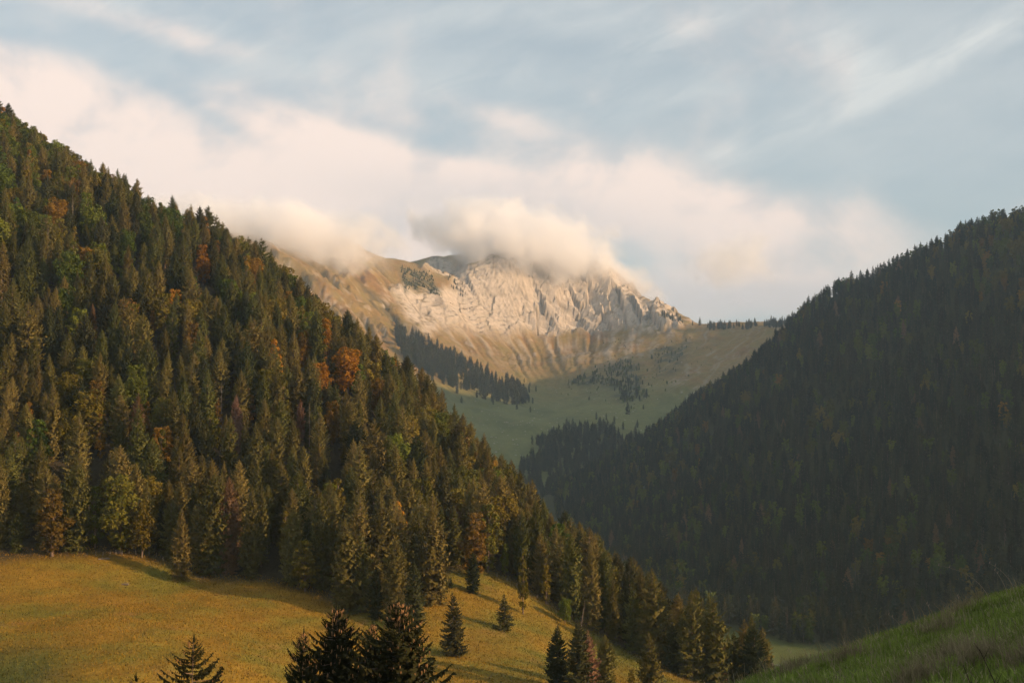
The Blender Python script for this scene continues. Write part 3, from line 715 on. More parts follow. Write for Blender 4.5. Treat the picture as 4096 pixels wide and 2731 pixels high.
# trees standing apart on the meadow: (u, v of foot, height px, kind list, index, material, label)
for (u, v, hp, K_, k, mat, wd, lab, nm) in [
        (452, 655, 63, YS, 1, None, 1.0, 'tall dark conical spruce standing alone on the meadow beside the near clump', 'spruce_tree'),
        (504, 630, 37, YS, 0, None, 1.1, 'small dark conical spruce alone in the middle of the meadow', 'spruce_tree'),
        (565, 624, 26, BL, 2, 'leaves_green', 1.0, 'small round green broadleaf tree by the meadow crest', 'broadleaf_tree'),
        (472, 592, 40, SP, 4, 'needles_dark', 1.2, 'dark green young spruce at the foot of the orange tree on the meadow', 'spruce_tree'),
        (451, 588, 12, YS, 0, None, 1.0, 'tiny spruce sapling on the shaded meadow notch', 'spruce_tree'),
        (305, 592, 54, BL, 1, 'leaves_olive', 1.3, 'yellow-green pointed broadleaf tree at the shaded meadow corner', 'broadleaf_tree'),
        (321, 582, 34, YS, 0, 'needles', .8, 'slim young spruce beside the yellow-green tree at the meadow corner', 'spruce_tree'),
        (181, 580, 72, SP, 2, None, 1.0, 'olive spruce standing forward of the forest edge into the golden meadow', 'spruce_tree'),
        (214, 574, 100, SP, 4, None, 1.05, 'tall brownish spruce, left one of a pair at the meadow edge', 'spruce_tree'),
        (228, 573, 96, SP, 0, 'needles_brown', .9, 'tall brownish spruce, right one of a pair at the meadow edge', 'spruce_tree'),
        (251, 577, 92, SP, 2, None, .85, 'tall olive spruce at the corner of the long meadow shadow', 'spruce_tree'),
        (344, 613, 94, SP, 0, None, 1.1, 'tall brownish spruce behind the left side of the near clump', 'spruce_tree'),
        (376, 618, 52, SP, 2, 'needles_dark', 1.1, 'short dark spruce behind the middle of the near clump', 'spruce_tree'),
        (396, 621, 82, SP, 4, None, 1.0, 'slim olive spruce behind the tallest tree of the near clump', 'spruce_tree'),
        (414, 632, 70, SP, 2, 'needles_dark', 1.15, 'dark green spruce at the right flank of the near clump', 'spruce_tree'),
        (431, 604, 98, SP, 4, None, 1.1, 'tall brown-olive spruce at the left lip of the meadow notch', 'spruce_tree'),
        (360, 612, 80, SP, 6, None, 1.0, 'broad ragged spruce behind the near clump', 'spruce_tree'),
        (76, 551, 90, SP, 4, None, 1.1, 'dense olive spruce beside the orange-brown tree at the forest edge', 'spruce_tree'),
        (52, 556, 72, BL, 1, 'leaves_rust', 1.2, 'orange-brown broadleaf tree at the left forest edge', 'broadleaf_tree'),
        (120, 552, 80, BL, 0, 'leaves_olive', 1.15, 'large rounded yellow-green broadleaf tree behind the meadow fence', 'broadleaf_tree'),
        (142, 557, 58, BL, 2, 'leaves_olive', 1.0, 'rounded olive broadleaf tree at the right end of the meadow fence', 'broadleaf_tree'),
        (95, 549, 66, BL, 1, 'leaves_green', .8, 'dark green broadleaf tree behind the meadow fence', 'broadleaf_tree'),
        (474, 580, 72, BL, 1, 'leaves_rust', 1.0, 'rusty orange narrow tree at the notch of the meadow', 'broadleaf_tree'),
        (488, 573, 72, BL, 1, 'leaves_olive', .95, 'yellow-green narrow tree behind the rusty orange one at the meadow notch', 'broadleaf_tree'),
        (505, 575, 34, BL, 1, 'leaves_green', .7, 'small green broadleaf tree behind the crest of the meadow', 'broadleaf_tree'),
        (546, 604, 48, BL, 3, 'leaves_olive', .8, 'slender yellow-leaved tree behind the meadow crest', 'broadleaf_tree'),
        (558, 690, 66, SP, 2, 'needles_dark', 1.25, 'dark spruce at the bottom edge left of the pinkish dead spruce', 'spruce_tree'),
        (578, 704, 84, SP, 2, 'needles_dark', 1.2, 'dark pointed spruce behind the pinkish dead spruce at the bottom edge', 'spruce_tree'),
        (588, 700, 70, SP, 5, 'needles_red', 1.2, 'pinkish dead spruce at the bottom edge of the meadow', 'spruce_tree'),
        (605, 698, 64, SP, 0, 'needles', 1.2, 'olive spruce right of the pinkish dead spruce at the bottom edge', 'spruce_tree'),
        (649, 708, 76, SP, 2, 'needles', 1.2, 'spruce standing alone at the bottom edge where the meadow narrows', 'spruce_tree'),
        (632, 697, 30, BL, 1, 'leaves_olive', .8, 'low yellowish bush-like tree at the bottom edge beside the lone spruce', 'broadleaf_tree')]:
    x, y, z = at_px(u, v); h = hp / FPX * y
    tag(plant(nm, K_[k], (x, y, z - .2), h, rngp.uniform(0, 6), mat, wd), lab, 'tree', 'single trees along the meadow'); mark((u, v), x, y, z, h); placed.append((x, y, 3.2))
# conspicuous autumn and dying trees inside the forest: (u, v of crown centre, height m, ...)
for (u, v, h, K_, k, mat, wd, lab) in [
        (203, 262, 19, BL, 1, 'leaves_orange', 1.0, 'orange autumn tree below the skyline of the upper forest'),
        (348, 374, 21, BL, 2, 'leaves_orange', 1.15, 'large bright orange autumn tree near the forest skyline'),
        (312, 316, 18, BL, 0, 'leaves_orange', .8, 'rust-orange tree just under the forest skyline above a second one'),
        (326, 338, 20, BL, 1, 'leaves_orange', .9, 'rust-orange tree on the skyline slope above the bright orange one'),
        (303, 350, 16, BL, 0, 'leaves_gold', 1.0, 'golden tree left of the rust-orange skyline trees'),
        (378, 400, 17, BL, 2, 'leaves_gold', .9, 'golden-brown tree below the large bright orange tree'),
        (456, 430, 17, BL, 1, 'leaves_orange', .85, 'small bright orange tree near the lower forest skyline'),
        (433, 420, 17, BL, 0, 'leaves_gold', .9, 'golden tree left of the small bright orange one'),
        (236, 428, 20, SP, 2, 'needles_red', .9, 'dead red-brown spruce in the middle of the forest'),
        (217, 420, 15, BL, 3, 'leaves_gold', .8, 'narrow golden-orange tree beside the dead red-brown spruce'),
        (488, 428, 21, SP, 0, 'needles_red', .9, 'reddish dying spruce on the lower skyline'),
        (503, 446, 20, SP, 1, 'needles_red', .9, 'red-brown dying spruce further down the lower skyline'),
        (476, 420, 20, SP, 3, 'needles_brown', .9, 'brown dying spruce left of the reddish one on the lower skyline'),
        (532, 476, 21, SP, 0, 'needles_brown', 1.0, 'brown spruce on the skyline where the hillside meets the valley'),
        (100, 442, 17, BL, 3, 'leaves_gold', .8, 'golden-orange narrow tree low in the left forest'),
        (66, 437, 17, BL, 0, 'leaves_olive', .8, 'yellowish rounded tree low in the left forest'),
        (147, 428, 17, BL, 3, 'leaves_gold', .9, 'golden tree in the forest above the fenced meadow'),
        (153, 322, 10, BL, 1, 'leaves_gold', .8, 'small yellow treetop in the middle of the forest'),
        (92, 322, 13, SP, 2, 'needles_brown', .8, 'small pinkish-brown spruce in the left middle forest'),
        (332, 425, 17, BL, 0, 'leaves_gold', .8, 'brownish-gold tree left of the skyline hollow'),
        (300, 428, 18, SP, 3, 'needles_red', .7, 'thin reddish spruce beside a bare trunk in the forest'),
        (660, 610, 22, SP, 1, 'needles_brown', .9, 'rust-tinged spruce near the lower end of the forest'),
        (710, 640, 22, SP, 3, 'needles_red', .8, 'pinkish dying spruce at the lower end of the forest'),
        (523, 590, 20, BL, 3, 'leaves_olive', .6, 'yellow-green tree among spruces behind the crest'),
        (620, 575, 24, BL, 3, 'leaves_gold', .6, 'slender golden tree on the lower forest slope')]:
    x, y, z = at_px(u, v + .5 * h / 600 * FPX, 405, 790); 
    h2 = h
    nm = 'spruce_tree' if K_ is SP else 'broadleaf_tree'
    tag(plant(nm, K_[k], (x, y, z - .3), h2, rngp.uniform(0, 6), mat, wd), lab, 'tree', 'autumn and dying trees in the forest'); opened.append((*proj(x, y, z + h * .5), y, 9 if K_ is BL and k != 3 else 6)); mark((u, v), x, y, z, h); placed.append((x, y, 3.4))
for (u, v, h, k, lean, lab) in [(578, 645, 13, 1, (0, .16), 'leaning pale dead trunk behind the meadow crest'), (47, 262, 24, 1, None, 'bare grey dead spruce in the upper left forest'),
                                (221, 420, 20, 1, None, 'bare pale dead spruce with side branches in mid forest'), (309, 440, 20, 0, None, 'thin bare trunk beside the reddish spruce'),
                                (702, 660, 17, 1, None, 'bare dead spruce at the lower end of the forest'), (72, 225, 22, 0, None, 'bare pale trunk close under the upper skyline')]:
    x, y, z = at_px(u, v + (0 if lean else .4 * h / 600 * FPX), 405, 790)
    tag(plant('dead_snag', SN[k], (x, y, z - .3), h, rngp.uniform(0, 6) if not lean else 0, None, 1.0, lean), lab, 'dead tree', 'dead trees in the forest'); mark((u, v), x, y, z, h); placed.append((x, y, 2.0))

# ------------------------------------------------------------------ the forest on the hillside
def poisson(xs, ys, r, seed):
    """jittered-grid points with the too-close ones dropped"""
    rng = np.random.RandomState(seed); pts = []
    cell = {}
    n = int((xs[1] - xs[0]) * (ys[1] - ys[0]) / (r * r) * 3.0)
    cand = np.stack([rng.uniform(xs[0], xs[1], n), rng.uniform(ys[0], ys[1], n)], 1)
    for x, y in cand:
        i, j = int(x // r), int(y // r); ok = True
        for a in (-1, 0, 1):
            for b_ in (-1, 0, 1):
                for (px, py) in cell.get((i + a, j + b_), ()):
                    if (px - x) ** 2 + (py - y) ** 2 < r * r: ok = False; break
                if not ok: break
            if not ok: break
        if ok: cell.setdefault((i, j), []).append((x, y)); pts.append((x, y))
    return np.array(pts)

pts = poisson((-420, 130), (385, 800), 5.2, 5)
zz = NEAR(pts[:, 0], pts[:, 1]); u_, v_ = proj(pts[:, 0], pts[:, 1], zz)
keep = (pts[:, 1] > np.interp(u_, edge_u, edge_d) + 2.5) & (pts[:, 1] < np.interp(u_, ridge_u, ridge_d) + 28) & (zz > -122) & (u_ > -70) & (u_ < 770)
# the small clearing in the upper left
keep &= ~((np.abs(u_ - 25) < 38) & (np.abs(v_ - 318) < 12))
for (x, y, r) in placed: keep &= (pts[:, 0] - x) ** 2 + (pts[:, 1] - y) ** 2 > r * r
top_v = proj(pts[:, 0], pts[:, 1], zz + 26)[1]
for (cu_, cv_, y, half) in opened:                               # glades in front of the trees that stand out
    keep &= ~((np.abs(u_ - cu_) < half) & (pts[:, 1] < y + 1) & (pts[:, 1] > y - 48) & (top_v < cv_ + 10))
pts, zz, u_, v_ = pts[keep], zz[keep], u_[keep], v_[keep]
rs = np.random.RandomState(4)
broad_p = 0.12 + 0.45 * sstep(190 - u_, 0, 200) * sstep(340 - v_, 0, 120) + 0.25 * sstep(fbm(pts[:, 0] / 45, pts[:, 1] / 45, 2), .15, .5) + 0.10 * sstep(110 - np.abs(v_ - 330), 0, 60) * sstep(u_, 230, 300)
broad_p = broad_p * (1 - .85 * sstep(u_, 540, 640))
is_b = rs.rand(len(pts)) < broad_p
order = np.argsort(pts[:, 1] + rs.rand(len(pts)) * 6)
SPR_MAX = 300 - sum(1 for o_ in COL.objects if o_.name.startswith('spruce_tree')) - 6
rest, n_s, n_b, named = [], 0, 0, []
for i in order:
    x, y, z, u, v = pts[i, 0], pts[i, 1], zz[i], u_[i], v_[i]
    seen = -8 < u < 765
    front = y - np.interp(u, edge_u, edge_d) < 10
    if is_b[i] and not front:
        m = rs.choice(['leaves_green', 'leaves_olive', 'leaves_gold', 'leaves_orange', 'leaves_rust'], p=[.56, .32, .04, .01, .07] if u < 190 and v < 330 else [.30, .48, .07, .05, .10])
        k = rs.randint(4); h = rs.uniform(16.5, 23)
        if seen and n_b < 250:
            e = plant('broadleaf_tree', BL[k], (x, y, z - .3), h, rs.uniform(0, 6.28), m, rs.uniform(.85, 1.15)); n_b += 1
            hue = {'leaves_green': 'green', 'leaves_olive': 'yellow-green', 'leaves_gold': 'golden', 'leaves_orange': 'orange', 'leaves_rust': 'rusty'}[m]
            named.append((e, h, hue + ' broadleaf crown'))
        else: rest.append((x, y, z, h / 17, len(SP) + k))
        continue
    h = rs.uniform(15, 28) * (1.1 if front else 1.0) * (1 - .08 * (v < 260)); k = rs.randint(len(SP)); wd = rs.uniform(.8, 1.25)
    if front: k = rs.choice([0, 2, 4, 6])
    if rs.rand() < .12: h *= rs.uniform(.5, .75)
    q = rs.rand(); m = 'needles_brown' if q < .035 else ('needles_dark' if q < .16 else None)
    if seen and n_s < SPR_MAX:
        e = plant('spruce_tree', SP[k], (x, y, z - .3), h, rs.uniform(0, 6.28), m, wd); n_s += 1
        hue = {None: 'olive', 'needles_brown': 'brownish', 'needles_dark': 'dark green'}[m]; size = 'tall ' if h > 24.5 else ('short ' if h < 17 else '')
        named.append((e, h, size + hue + (' edge' if front else '') + ' spruce'))
    else: rest.append((x, y, z, h / 26, k))
# each forest tree is named after the conspicuous tree nearest to it in view
def bearing(du, dv):
    a = math.degrees(math.atan2(-dv, du)) % 360
    return ['right of', 'above-right of', 'above', 'above-left of', 'left of', 'below-left of', 'below', 'below-right of'][int((a + 22.5) // 45) % 8]
def ordinal(n):
    if n < 20: return ORD[n]
    tens = ['', '', 'twenty', 'thirty', 'forty', 'fifty'][(n + 1) // 10]; o1 = (n + 1) % 10
    return tens[:-1] + 'ieth' if o1 == 0 else tens + '-' + ORD[o1 - 1]
buckets = {}
for e, h, what in named:
    x, y, z = e.location; u, v = proj(x, y, z + h * .55)
    d, lu, lv, ph = min(((u - l[0]) ** 2 + (v - l[1]) ** 2, l[0], l[1], l[2]) for l in LAND)
    buckets.setdefault((what, bearing(u - lu, v - lv), ph), []).append((d, e))
for (what, br, ph), v in buckets.items():
    v.sort(key=lambda t: t[0])
    for i, (d, e) in enumerate(v):
        tag(e, '%s %s the %s' % (what, br, ph) if len(v) == 1 else '%s %s the %s, %s nearest' % (what, br, ph, ordinal(i)), 'tree', 'broadleaf trees of the hillside forest' if 'broadleaf' in what else 'spruces of the hillside forest')

# ---- forests as masses: points that carry tree geometry
def forest_source(name, kinds, mats):
    out = []
    for i, (kd, mt) in enumerate(zip(kinds, mats)):
        t, c_ = kd.trunk, kd.crown
        nv = len(t.vertices); V = np.empty(nv * 3, np.float32); t.vertices.foreach_get('co', V)
        V2 = np.empty(len(c_.vertices) * 3, np.float32); c_.vertices.foreach_get('co', V2)
        f1 = np.empty(len(t.polygons) * 3, np.int32); t.loops.foreach_get('vertex_index', f1)
        f2 = np.empty(len(c_.polygons) * 3, np.int32); c_.loops.foreach_get('vertex_index', f2)
        me = mesh_np('forest_tree_shape', np.concatenate([V.reshape(-1, 3), V2.reshape(-1, 3)]), np.concatenate([f1.reshape(-1, 3), f2.reshape(-1, 3) + nv]))
        me.materials.append(M['bark']); me.materials.append(M[mt])
        mi = np.zeros(len(me.polygons), np.int32); mi[len(t.polygons):] = 1; me.polygons.foreach_set('material_index', mi)
        out.append(bpy.data.objects.new('forest_tree_shape', me))
    return out

def scatter(name, pts, sources, label):
    """pts: x, y, z, scale, index"""
    P_ = np.array(pts, float); me = bpy.data.meshes.new(name)
    me.vertices.add(len(P_)); me.vertices.foreach_set('co', P_[:, :3].astype(np.float32).ravel())
    r = np.random.RandomState(len(P_))
    for nm, typ, val in (('tree_scale', 'FLOAT', P_[:, 3]), ('tree_turn', 'FLOAT', r.uniform(0, 6.28, len(P_))), ('tree_wide', 'FLOAT', r.uniform(.85, 1.18, len(P_)))):
        a = me.attributes.new(nm, typ, 'POINT'); a.data.foreach_set('value', val.astype(np.float32))
    a = me.attributes.new('tree_kind', 'INT', 'POINT'); a.data.foreach_set('value', P_[:, 4].astype(np.int32))
    o = bpy.data.objects.new(name, me); COL.objects.link(o)
    ng = bpy.data.node_groups.new(name + '_nodes', 'GeometryNodeTree')
    ng.interface.new_socket('Geometry', in_out='INPUT', socket_type='NodeSocketGeometry'); ng.interface.new_socket('Geometry', in_out='OUTPUT', socket_type='NodeSocketGeometry')
    N, L = ng.nodes, ng.links
    gi, go = N.new('NodeGroupInput'), N.new('NodeGroupOutput'); iop = N.new('GeometryNodeInstanceOnPoints'); jn = N.new('GeometryNodeJoinGeometry')
    for s in reversed(sources):
        oi = N.new('GeometryNodeObjectInfo'); oi.inputs['Object'].default_value = s; oi.inputs['As Instance'].default_value = False
        gt = N.new('GeometryNodeGeometryToInstance'); L.new(oi.outputs['Geometry'], gt.inputs[0]); L.new(gt.outputs[0], jn.inputs[0])
    def attr(nm, t='FLOAT'):
        n_ = N.new('GeometryNodeInputNamedAttribute'); n_.data_type = t; n_.inputs['Name'].default_value = nm; return n_.outputs['Attribute']
    cx = N.new('ShaderNodeCombineXYZ'); L.new(attr('tree_turn'), cx.inputs[2])
    sx = N.new('ShaderNodeCombineXYZ'); mu = N.new('ShaderNodeMath'); mu.operation = 'MULTIPLY'
    sc = attr('tree_scale'); L.new(sc, mu.inputs[0]); L.new(attr('tree_wide'), mu.inputs[1])
    L.new(mu.outputs[0], sx.inputs[0]); L.new(mu.outputs[0], sx.inputs[1]); L.new(sc, sx.inputs[2])
    L.new(gi.outputs[0], iop.inputs['Points']); L.new(jn.outputs[0], iop.inputs['Instance'])
    iop.inputs['Pick Instance'].default_value = True
    L.new(attr('tree_kind', 'INT'), iop.inputs['Instance Index']); L.new(cx.outputs[0], iop.inputs['Rotation']); L.new(sx.outputs[0], iop.inputs['Scale'])
    L.new(iop.outputs[0], go.inputs[0])
    md = o.modifiers.new('trees', 'NODES'); md.node_group = ng
    tag(o, label, 'forest', kind='stuff')
    return o

src_near = forest_source('near', SP + BL, ['needles'] * 4 + ['needles_dark'] + ['needles'] * 3 + ['leaves_green', 'leaves_olive', 'leaves_olive', 'leaves_gold'])
scatter('spruce_forest', rest, src_near, 'mixed spruce forest covering the upper sunlit hillside')

# the shaded mountain: lighter trees
FS = [Kind(spruce(61, 22, 3.4, z0=.04, column=2.0, gap=.8, per=6, seg=3, sprays=1.3), 'needles', 22), Kind(spruce(62, 22, 3.0, z0=.08, column=2.6, gap=.8, per=6, seg=3, sprays=1.3), 'needles', 22),
      Kind(spruce(63, 22, 3.8, z0=.03, column=1.6, gap=.8, per=6, seg=3, sprays=1.3), 'needles', 22), Kind(broadleaf(64, 16, 4.6, .05, 16, 26, .95), 'leaves_green', 16), Kind(broadleaf(65, 16, 5.0, .05, 16, 26, .95), 'leaves_olive', 16), Kind(snag(66, 22, .5), 'dead_wood', 22, 'dead_wood')]
src_far = forest_source('far', FS + [FS[0], FS[3]], ['needles_cool', 'needles_cool', 'needles_dark', 'leaves_green', 'leaves_olive', 'dead_wood', 'needles_brown', 'leaves_gold'])
p2 = poisson((60, 1000), (960, 2450), 7.0, 9)
z2 = RIGHT(p2[:, 0], p2[:, 1]); u2, v2 = proj(p2[:, 0], p2[:, 1], z2)
rr_u = np.array([r[0] for r in R_RIDGE])[::-1]; rr_d = np.array([r[2] for r in R_RIDGE])[::-1]
k2 = (u2 > 535) & (u2 < 1075) & (p2[:, 1] > np.interp(u2, base_u, base_d) - 4 - 260 * sstep(735 - u2, 0, 50)) & (p2[:, 1] < np.interp(u2, rr_u, rr_d) + 35)
p2, z2, u2, v2 = p2[k2], z2[k2], u2[k2], v2[k2]
r2 = np.random.RandomState(12); far_pts = []
nb = fbm(p2[:, 0] / 90, p2[:, 1] / 90, 3)
for i in range(len(p2)):
    q = r2.rand(); pb_ = .09 + .42 * float(sstep(nb[i], .08, .5)) + .4 * float(sstep(u2[i], 930, 1010) * sstep(330 - v2[i], 0, 60))
    if q < pb_: k = r2.choice([3, 3, 4, 4, 4, 3, 7] if u2[i] > 930 and v2[i] < 320 else [3, 3, 3, 4, 4, 3, 3, 3, 3, 4, 4, 3, 3, 4, 3, 3, 3, 3, 3, 7], p=None); s = r2.uniform(.8, 1.4)
    elif q > .97: k = 5; s = r2.uniform(.8, 1.2)
    elif q > .955: k = 6; s = r2.uniform(.8, 1.1)
    else: k = r2.choice([0, 1, 2]); s = r2.uniform(.62, 1.18)
    far_pts.append((p2[i, 0], p2[i, 1], z2[i] - .5, s, k))
scatter('shaded_forest', far_pts, src_far, 'dense dark spruce forest covering the mountainside across the valley')

# woods of the far bowl
far3 = []
def far_wood(poly, n, seed, smin=.8, smax=1.15, kinds=(0, 1, 2)):
    r3 = random.Random(seed); us = [p[0] for p in poly]; vs = [p[1] for p in poly]; c_ = 0; t_ = 0
    while c_ < n and t_ < n * 30:
        t_ += 1; u, v = r3.uniform(min(us), max(us)), r3.uniform(min(vs), max(vs))
        if mask_uv(np.array([u]), np.array([v]), poly, .01)[0] < .5: continue
        if float(fbm(np.array([u / 9.0]), np.array([v / 9.0 + seed]), 2)[0]) < -.22: continue
        x, y, z = FAR.hit(u, v, 2150, 3900, 12)
        far3.append((x, y, z - .5, r3.uniform(smin, smax), r3.choice(kinds))); c_ += 1
far_wood([(392, 330), (420, 344), (470, 366), (522, 390), (530, 403), (508, 406), (470, 392), (440, 384), (425, 372), (405, 365)], 520, 1, .8, 1.45)
far_wood([(560, 386), (590, 372), (625, 360), (640, 368), (640, 392), (600, 385)], 260, 2, .25, .55, (2, 3, 3))
far_wood([(612, 385), (640, 380), (650, 398), (620, 405)], 110, 3, .3, .7, (2, 2, 3))
far_wood([(535, 445), (560, 436), (600, 428), (620, 440), (590, 446), (550, 455)], 120, 4)
far_wood([(520, 470), (545, 455), (600, 448), (640, 440), (640, 470), (560, 500), (520, 500)], 420, 5)
far_wood([(700, 328), (790, 323), (790, 327), (700, 331)], 90, 6, .5, 1.0, (0, 2, 2))
far_wood([(660, 312), (696, 326), (696, 329), (660, 318)], 22, 7, .4, .7)
far_wood([(400, 268), (432, 276), (440, 300), (420, 290), (405, 290)], 320, 8, .2, .45, (2, 3, 3))
far_wood([(445, 280), (462, 276), (468, 300), (455, 296)], 18, 9, .3, .6)
far_wood([(655, 345), (690, 340), (680, 372), (655, 375)], 40, 10, .2, .5, (0, 2, 3))
far_wood([(385, 325), (430, 338), (480, 360), (540, 388), (545, 412), (500, 415), (450, 400), (410, 378)], 70, 21, .4, 1.0)
far_wood([(530, 440), (600, 418), (640, 425), (640, 445), (540, 470)], 40, 22, .4, 1.0)
far_wood([(550, 395), (600, 365), (660, 350), (680, 380), (640, 412), (590, 400)], 70, 23, .15, .5, (2, 3, 3))
far_wood([(600, 340), (690, 335), (720, 350), (690, 385), (610, 375)], 60, 24, .12, .3, (3, 2))
src_far2 = forest_source('far', FS[:4], ['needles_dark', 'needles_dark', 'needles_dark', 'leaves_green'])
scatter('distant_spruce_woods', far3, src_far2, 'strips of distant spruce wood on the floor and ribs of the bowl')
FT = [Kind(spruce(71, 22, 4.0, z0=.03, column=1.5, gap=.8, per=6, seg=3, sprays=1.2), 'needles_dark', 22)]
for (u, v, h, lab) in [(628, 414, 27, 'solitary spruce on the far pasture below the bowl'), (517, 409, 16, 'small spruce just off the lower tip of the distant wood'), (567, 432, 28, 'distant spruce pair, left one, at the pasture edge'),
                       (573, 432, 26, 'distant spruce pair, right one, at the pasture edge'), (700, 325, 22, 'spruce at the left end of the saddle skyline'), (444, 400, 20, 'lone spruce under the upper end of the distant wood')]:
    x, y, z = FAR.hit(u, v, 2150, 3900, 8)
    tag(plant('spruce_tree', FT[0], (x, y, z - .5), h, 1.0), lab, 'tree', 'lone distant spruces')
# ------------------------------------------------------------------ grass
def blades(n, sampler, hfun, length, width, cols, lean=0.6, seed=1, wind=(0.0, 0.0)):
    r = np.random.RandomState(seed); x, y, dens = sampler(r, n); m = len(x); z = hfun(x, y)
    L = r.uniform(length[0], length[1], m) * dens; a = r.uniform(0, 2 * np.pi, m); w = r.uniform(width[0], width[1], m)
    tx, ty = np.cos(a), np.sin(a); la = r.uniform(0, 2 * np.pi, m); lm = np.abs(r.normal(0, lean, m))
    dx, dy = np.cos(la) * lm + wind[0], np.sin(la) * lm + wind[1]
    v = np.empty((m, 5, 3)); lz = np.clip(1 - .25 * lm, .3, 1)
    v[:, 0] = np.stack([x - tx * w, y - ty * w, z - .01], 1); v[:, 1] = np.stack([x + tx * w, y + ty * w, z - .01], 1)
    hx, hy = x + dx * L * .36, y + dy * L * .36
    v[:, 2] = np.stack([hx + tx * w * .8, hy + ty * w * .8, z + L * .58 * lz], 1); v[:, 3] = np.stack([hx - tx * w * .8, hy - ty * w * .8, z + L * .58 * lz], 1)
    v[:, 4] = np.stack([x + dx * L, y + dy * L, z + L * lz], 1)
    b0 = np.arange(m)[:, None] * 5
    f = np.concatenate([b0 + np.array([[0, 1, 2]]), b0 + np.array([[0, 2, 3]]), b0 + np.array([[3, 2, 4]])])
    ci = cols(x, y, r); c_ = np.repeat(ci[:, None], 5, 1)
    return v.reshape(-1, 3), f, c_.reshape(-1, 3)
def merged(name, sets, mat, label):
    V, F_, C_ = [], [], []; n = 0
    for v, f, c_ in sets: V.append(v); F_.append(f + n); C_.append(c_); n += len(v)
    o = link(name, mesh_np(name, np.concatenate(V), np.concatenate(F_), np.concatenate(C_)), mat); tag(o, label, 'grass', kind='stuff'); return o

def knoll_sample(r, n):
    x = r.uniform(1.6, 10.5, n); y = r.uniform(7.5, 23.5, n); z = knoll_h(x, y); u, v = proj(x, y, z)
    cl = fbm(x / .9, y / .9, 3); k = (u > 690) & (u < 1060) & (v < 715) & (r.rand(n) < .55 + .7 * cl + .2)
    return x[k], y[k], (.75 + .5 * np.clip(cl[k] + .3, 0, 1))
def knoll_cols(x, y, r):
    n_ = len(x); g1, g2, st = np.array([.130, .185, .036]), np.array([.245, .300, .068]), np.array([.44, .38, .22])
    c_ = (g1 + (g2 - g1) * r.rand(n_, 1)) * (1 + .55 * np.clip(fbm(x / .45, y / .45, 3) + .5 * fbm(x / 2.0, y / 2.0, 2), -1, 1))[:, None]; dry = fbm(x / 1.0 + 8, y / 1.0, 4); s = (r.rand(n_) < .07 + .34 * sstep(dry, .15, .6))
    c_[s] = st * r.uniform(.6, 1.15, (s.sum(), 1)); return c_
s1 = blades(260000, knoll_sample, knoll_h, (.04, .13), (.004, .008), knoll_cols, .85, 1, (-.1, .1))
def tall_sample(r, n):
    x = r.uniform(2.0, 9.5, n); y = r.uniform(8, 21.5, n); z = knoll_h(x, y); u, v = proj(x, y, z); k = (u > 700) & (u < 1060) & (v < 700)
    return x[k], y[k], np.ones(k.sum())
straw = lambda x, y, r: np.array([.30, .25, .15]) * r.uniform(.5, 1.1, (len(x), 1))
s2 = blades(2600, tall_sample, knoll_h, (.16, .36), (.0025, .004), straw, .55, 2, (-.3, .1))
def clump_sample(r, n):
    cx_ = r.uniform(3, 9, 26); cy_ = r.uniform(9, 20, 26); i = r.randint(26, size=n); x = cx_[i] + r.normal(0, .13, n); y = cy_[i] + r.normal(0, .13, n); return x, y, np.ones(n)
s3 = blades(9000, clump_sample, knoll_h, (.14, .34), (.0025, .0045), straw, .8, 3, (-.1, .0))
merged('grass', [s1, s2, s3], M['grass'], 'green and straw grass blades on the near shaded knoll')
# long arching seed stalks against the dark forest
for i, (u, v, ln, arc, lab) in enumerate([(990, 590, .95, -.95, 'longest seed stalk arching left from the knoll skyline'), (1008, 588, .60, -.35, 'upright seed stalk near the right end of the knoll skyline'), (935, 612, .42, -.30, 'seed stalk in the middle of the knoll skyline'),
                                     (905, 624, .50, -.55, 'seed stalk bent left above the lower knoll skyline'), (962, 600, .38, -.15, 'short seed stalk under the longest one'), (800, 665, .45, -.45, 'thin stalk at the low left end of the knoll'),
                                     (1016, 586, .75, -.6, 'rightmost seed stalk on the knoll skyline'), (850, 645, .30, -.3, 'short stalk above the dark tree bases')]):
    ln *= .75; x, y, z = P(u, v, 19.4); z = float(knoll_h(np.array([x]), np.array([y]))[0]); pts_ = []
    for k in range(9):
        s = k / 8; pts_.append((x + arc * ln * s ** 1.8, y + .05 * s, z - .03 + ln * (s - .28 * s ** 3 * abs(arc))))
    parts = [stick(pts_[k], pts_[k + 1], .0038 - .0003 * k, .0035 - .0003 * k, 4) for k in range(8)]
    head = [stick(pts_[k], (pts_[k][0] + .012, pts_[k][1], pts_[k][2] + .035), .007, .002, 4) for k in (7, 8)]
    st = empty('grass_stalk', (0, 0, 0)); tag(st, lab, 'grass stalk', 'seed stalks on the knoll skyline')
    me = to_mesh('stem', join(parts), M['post']); link('stem', me, parent=st); link('seed_head', to_mesh('seed_head', join(head), M['post']), parent=st)
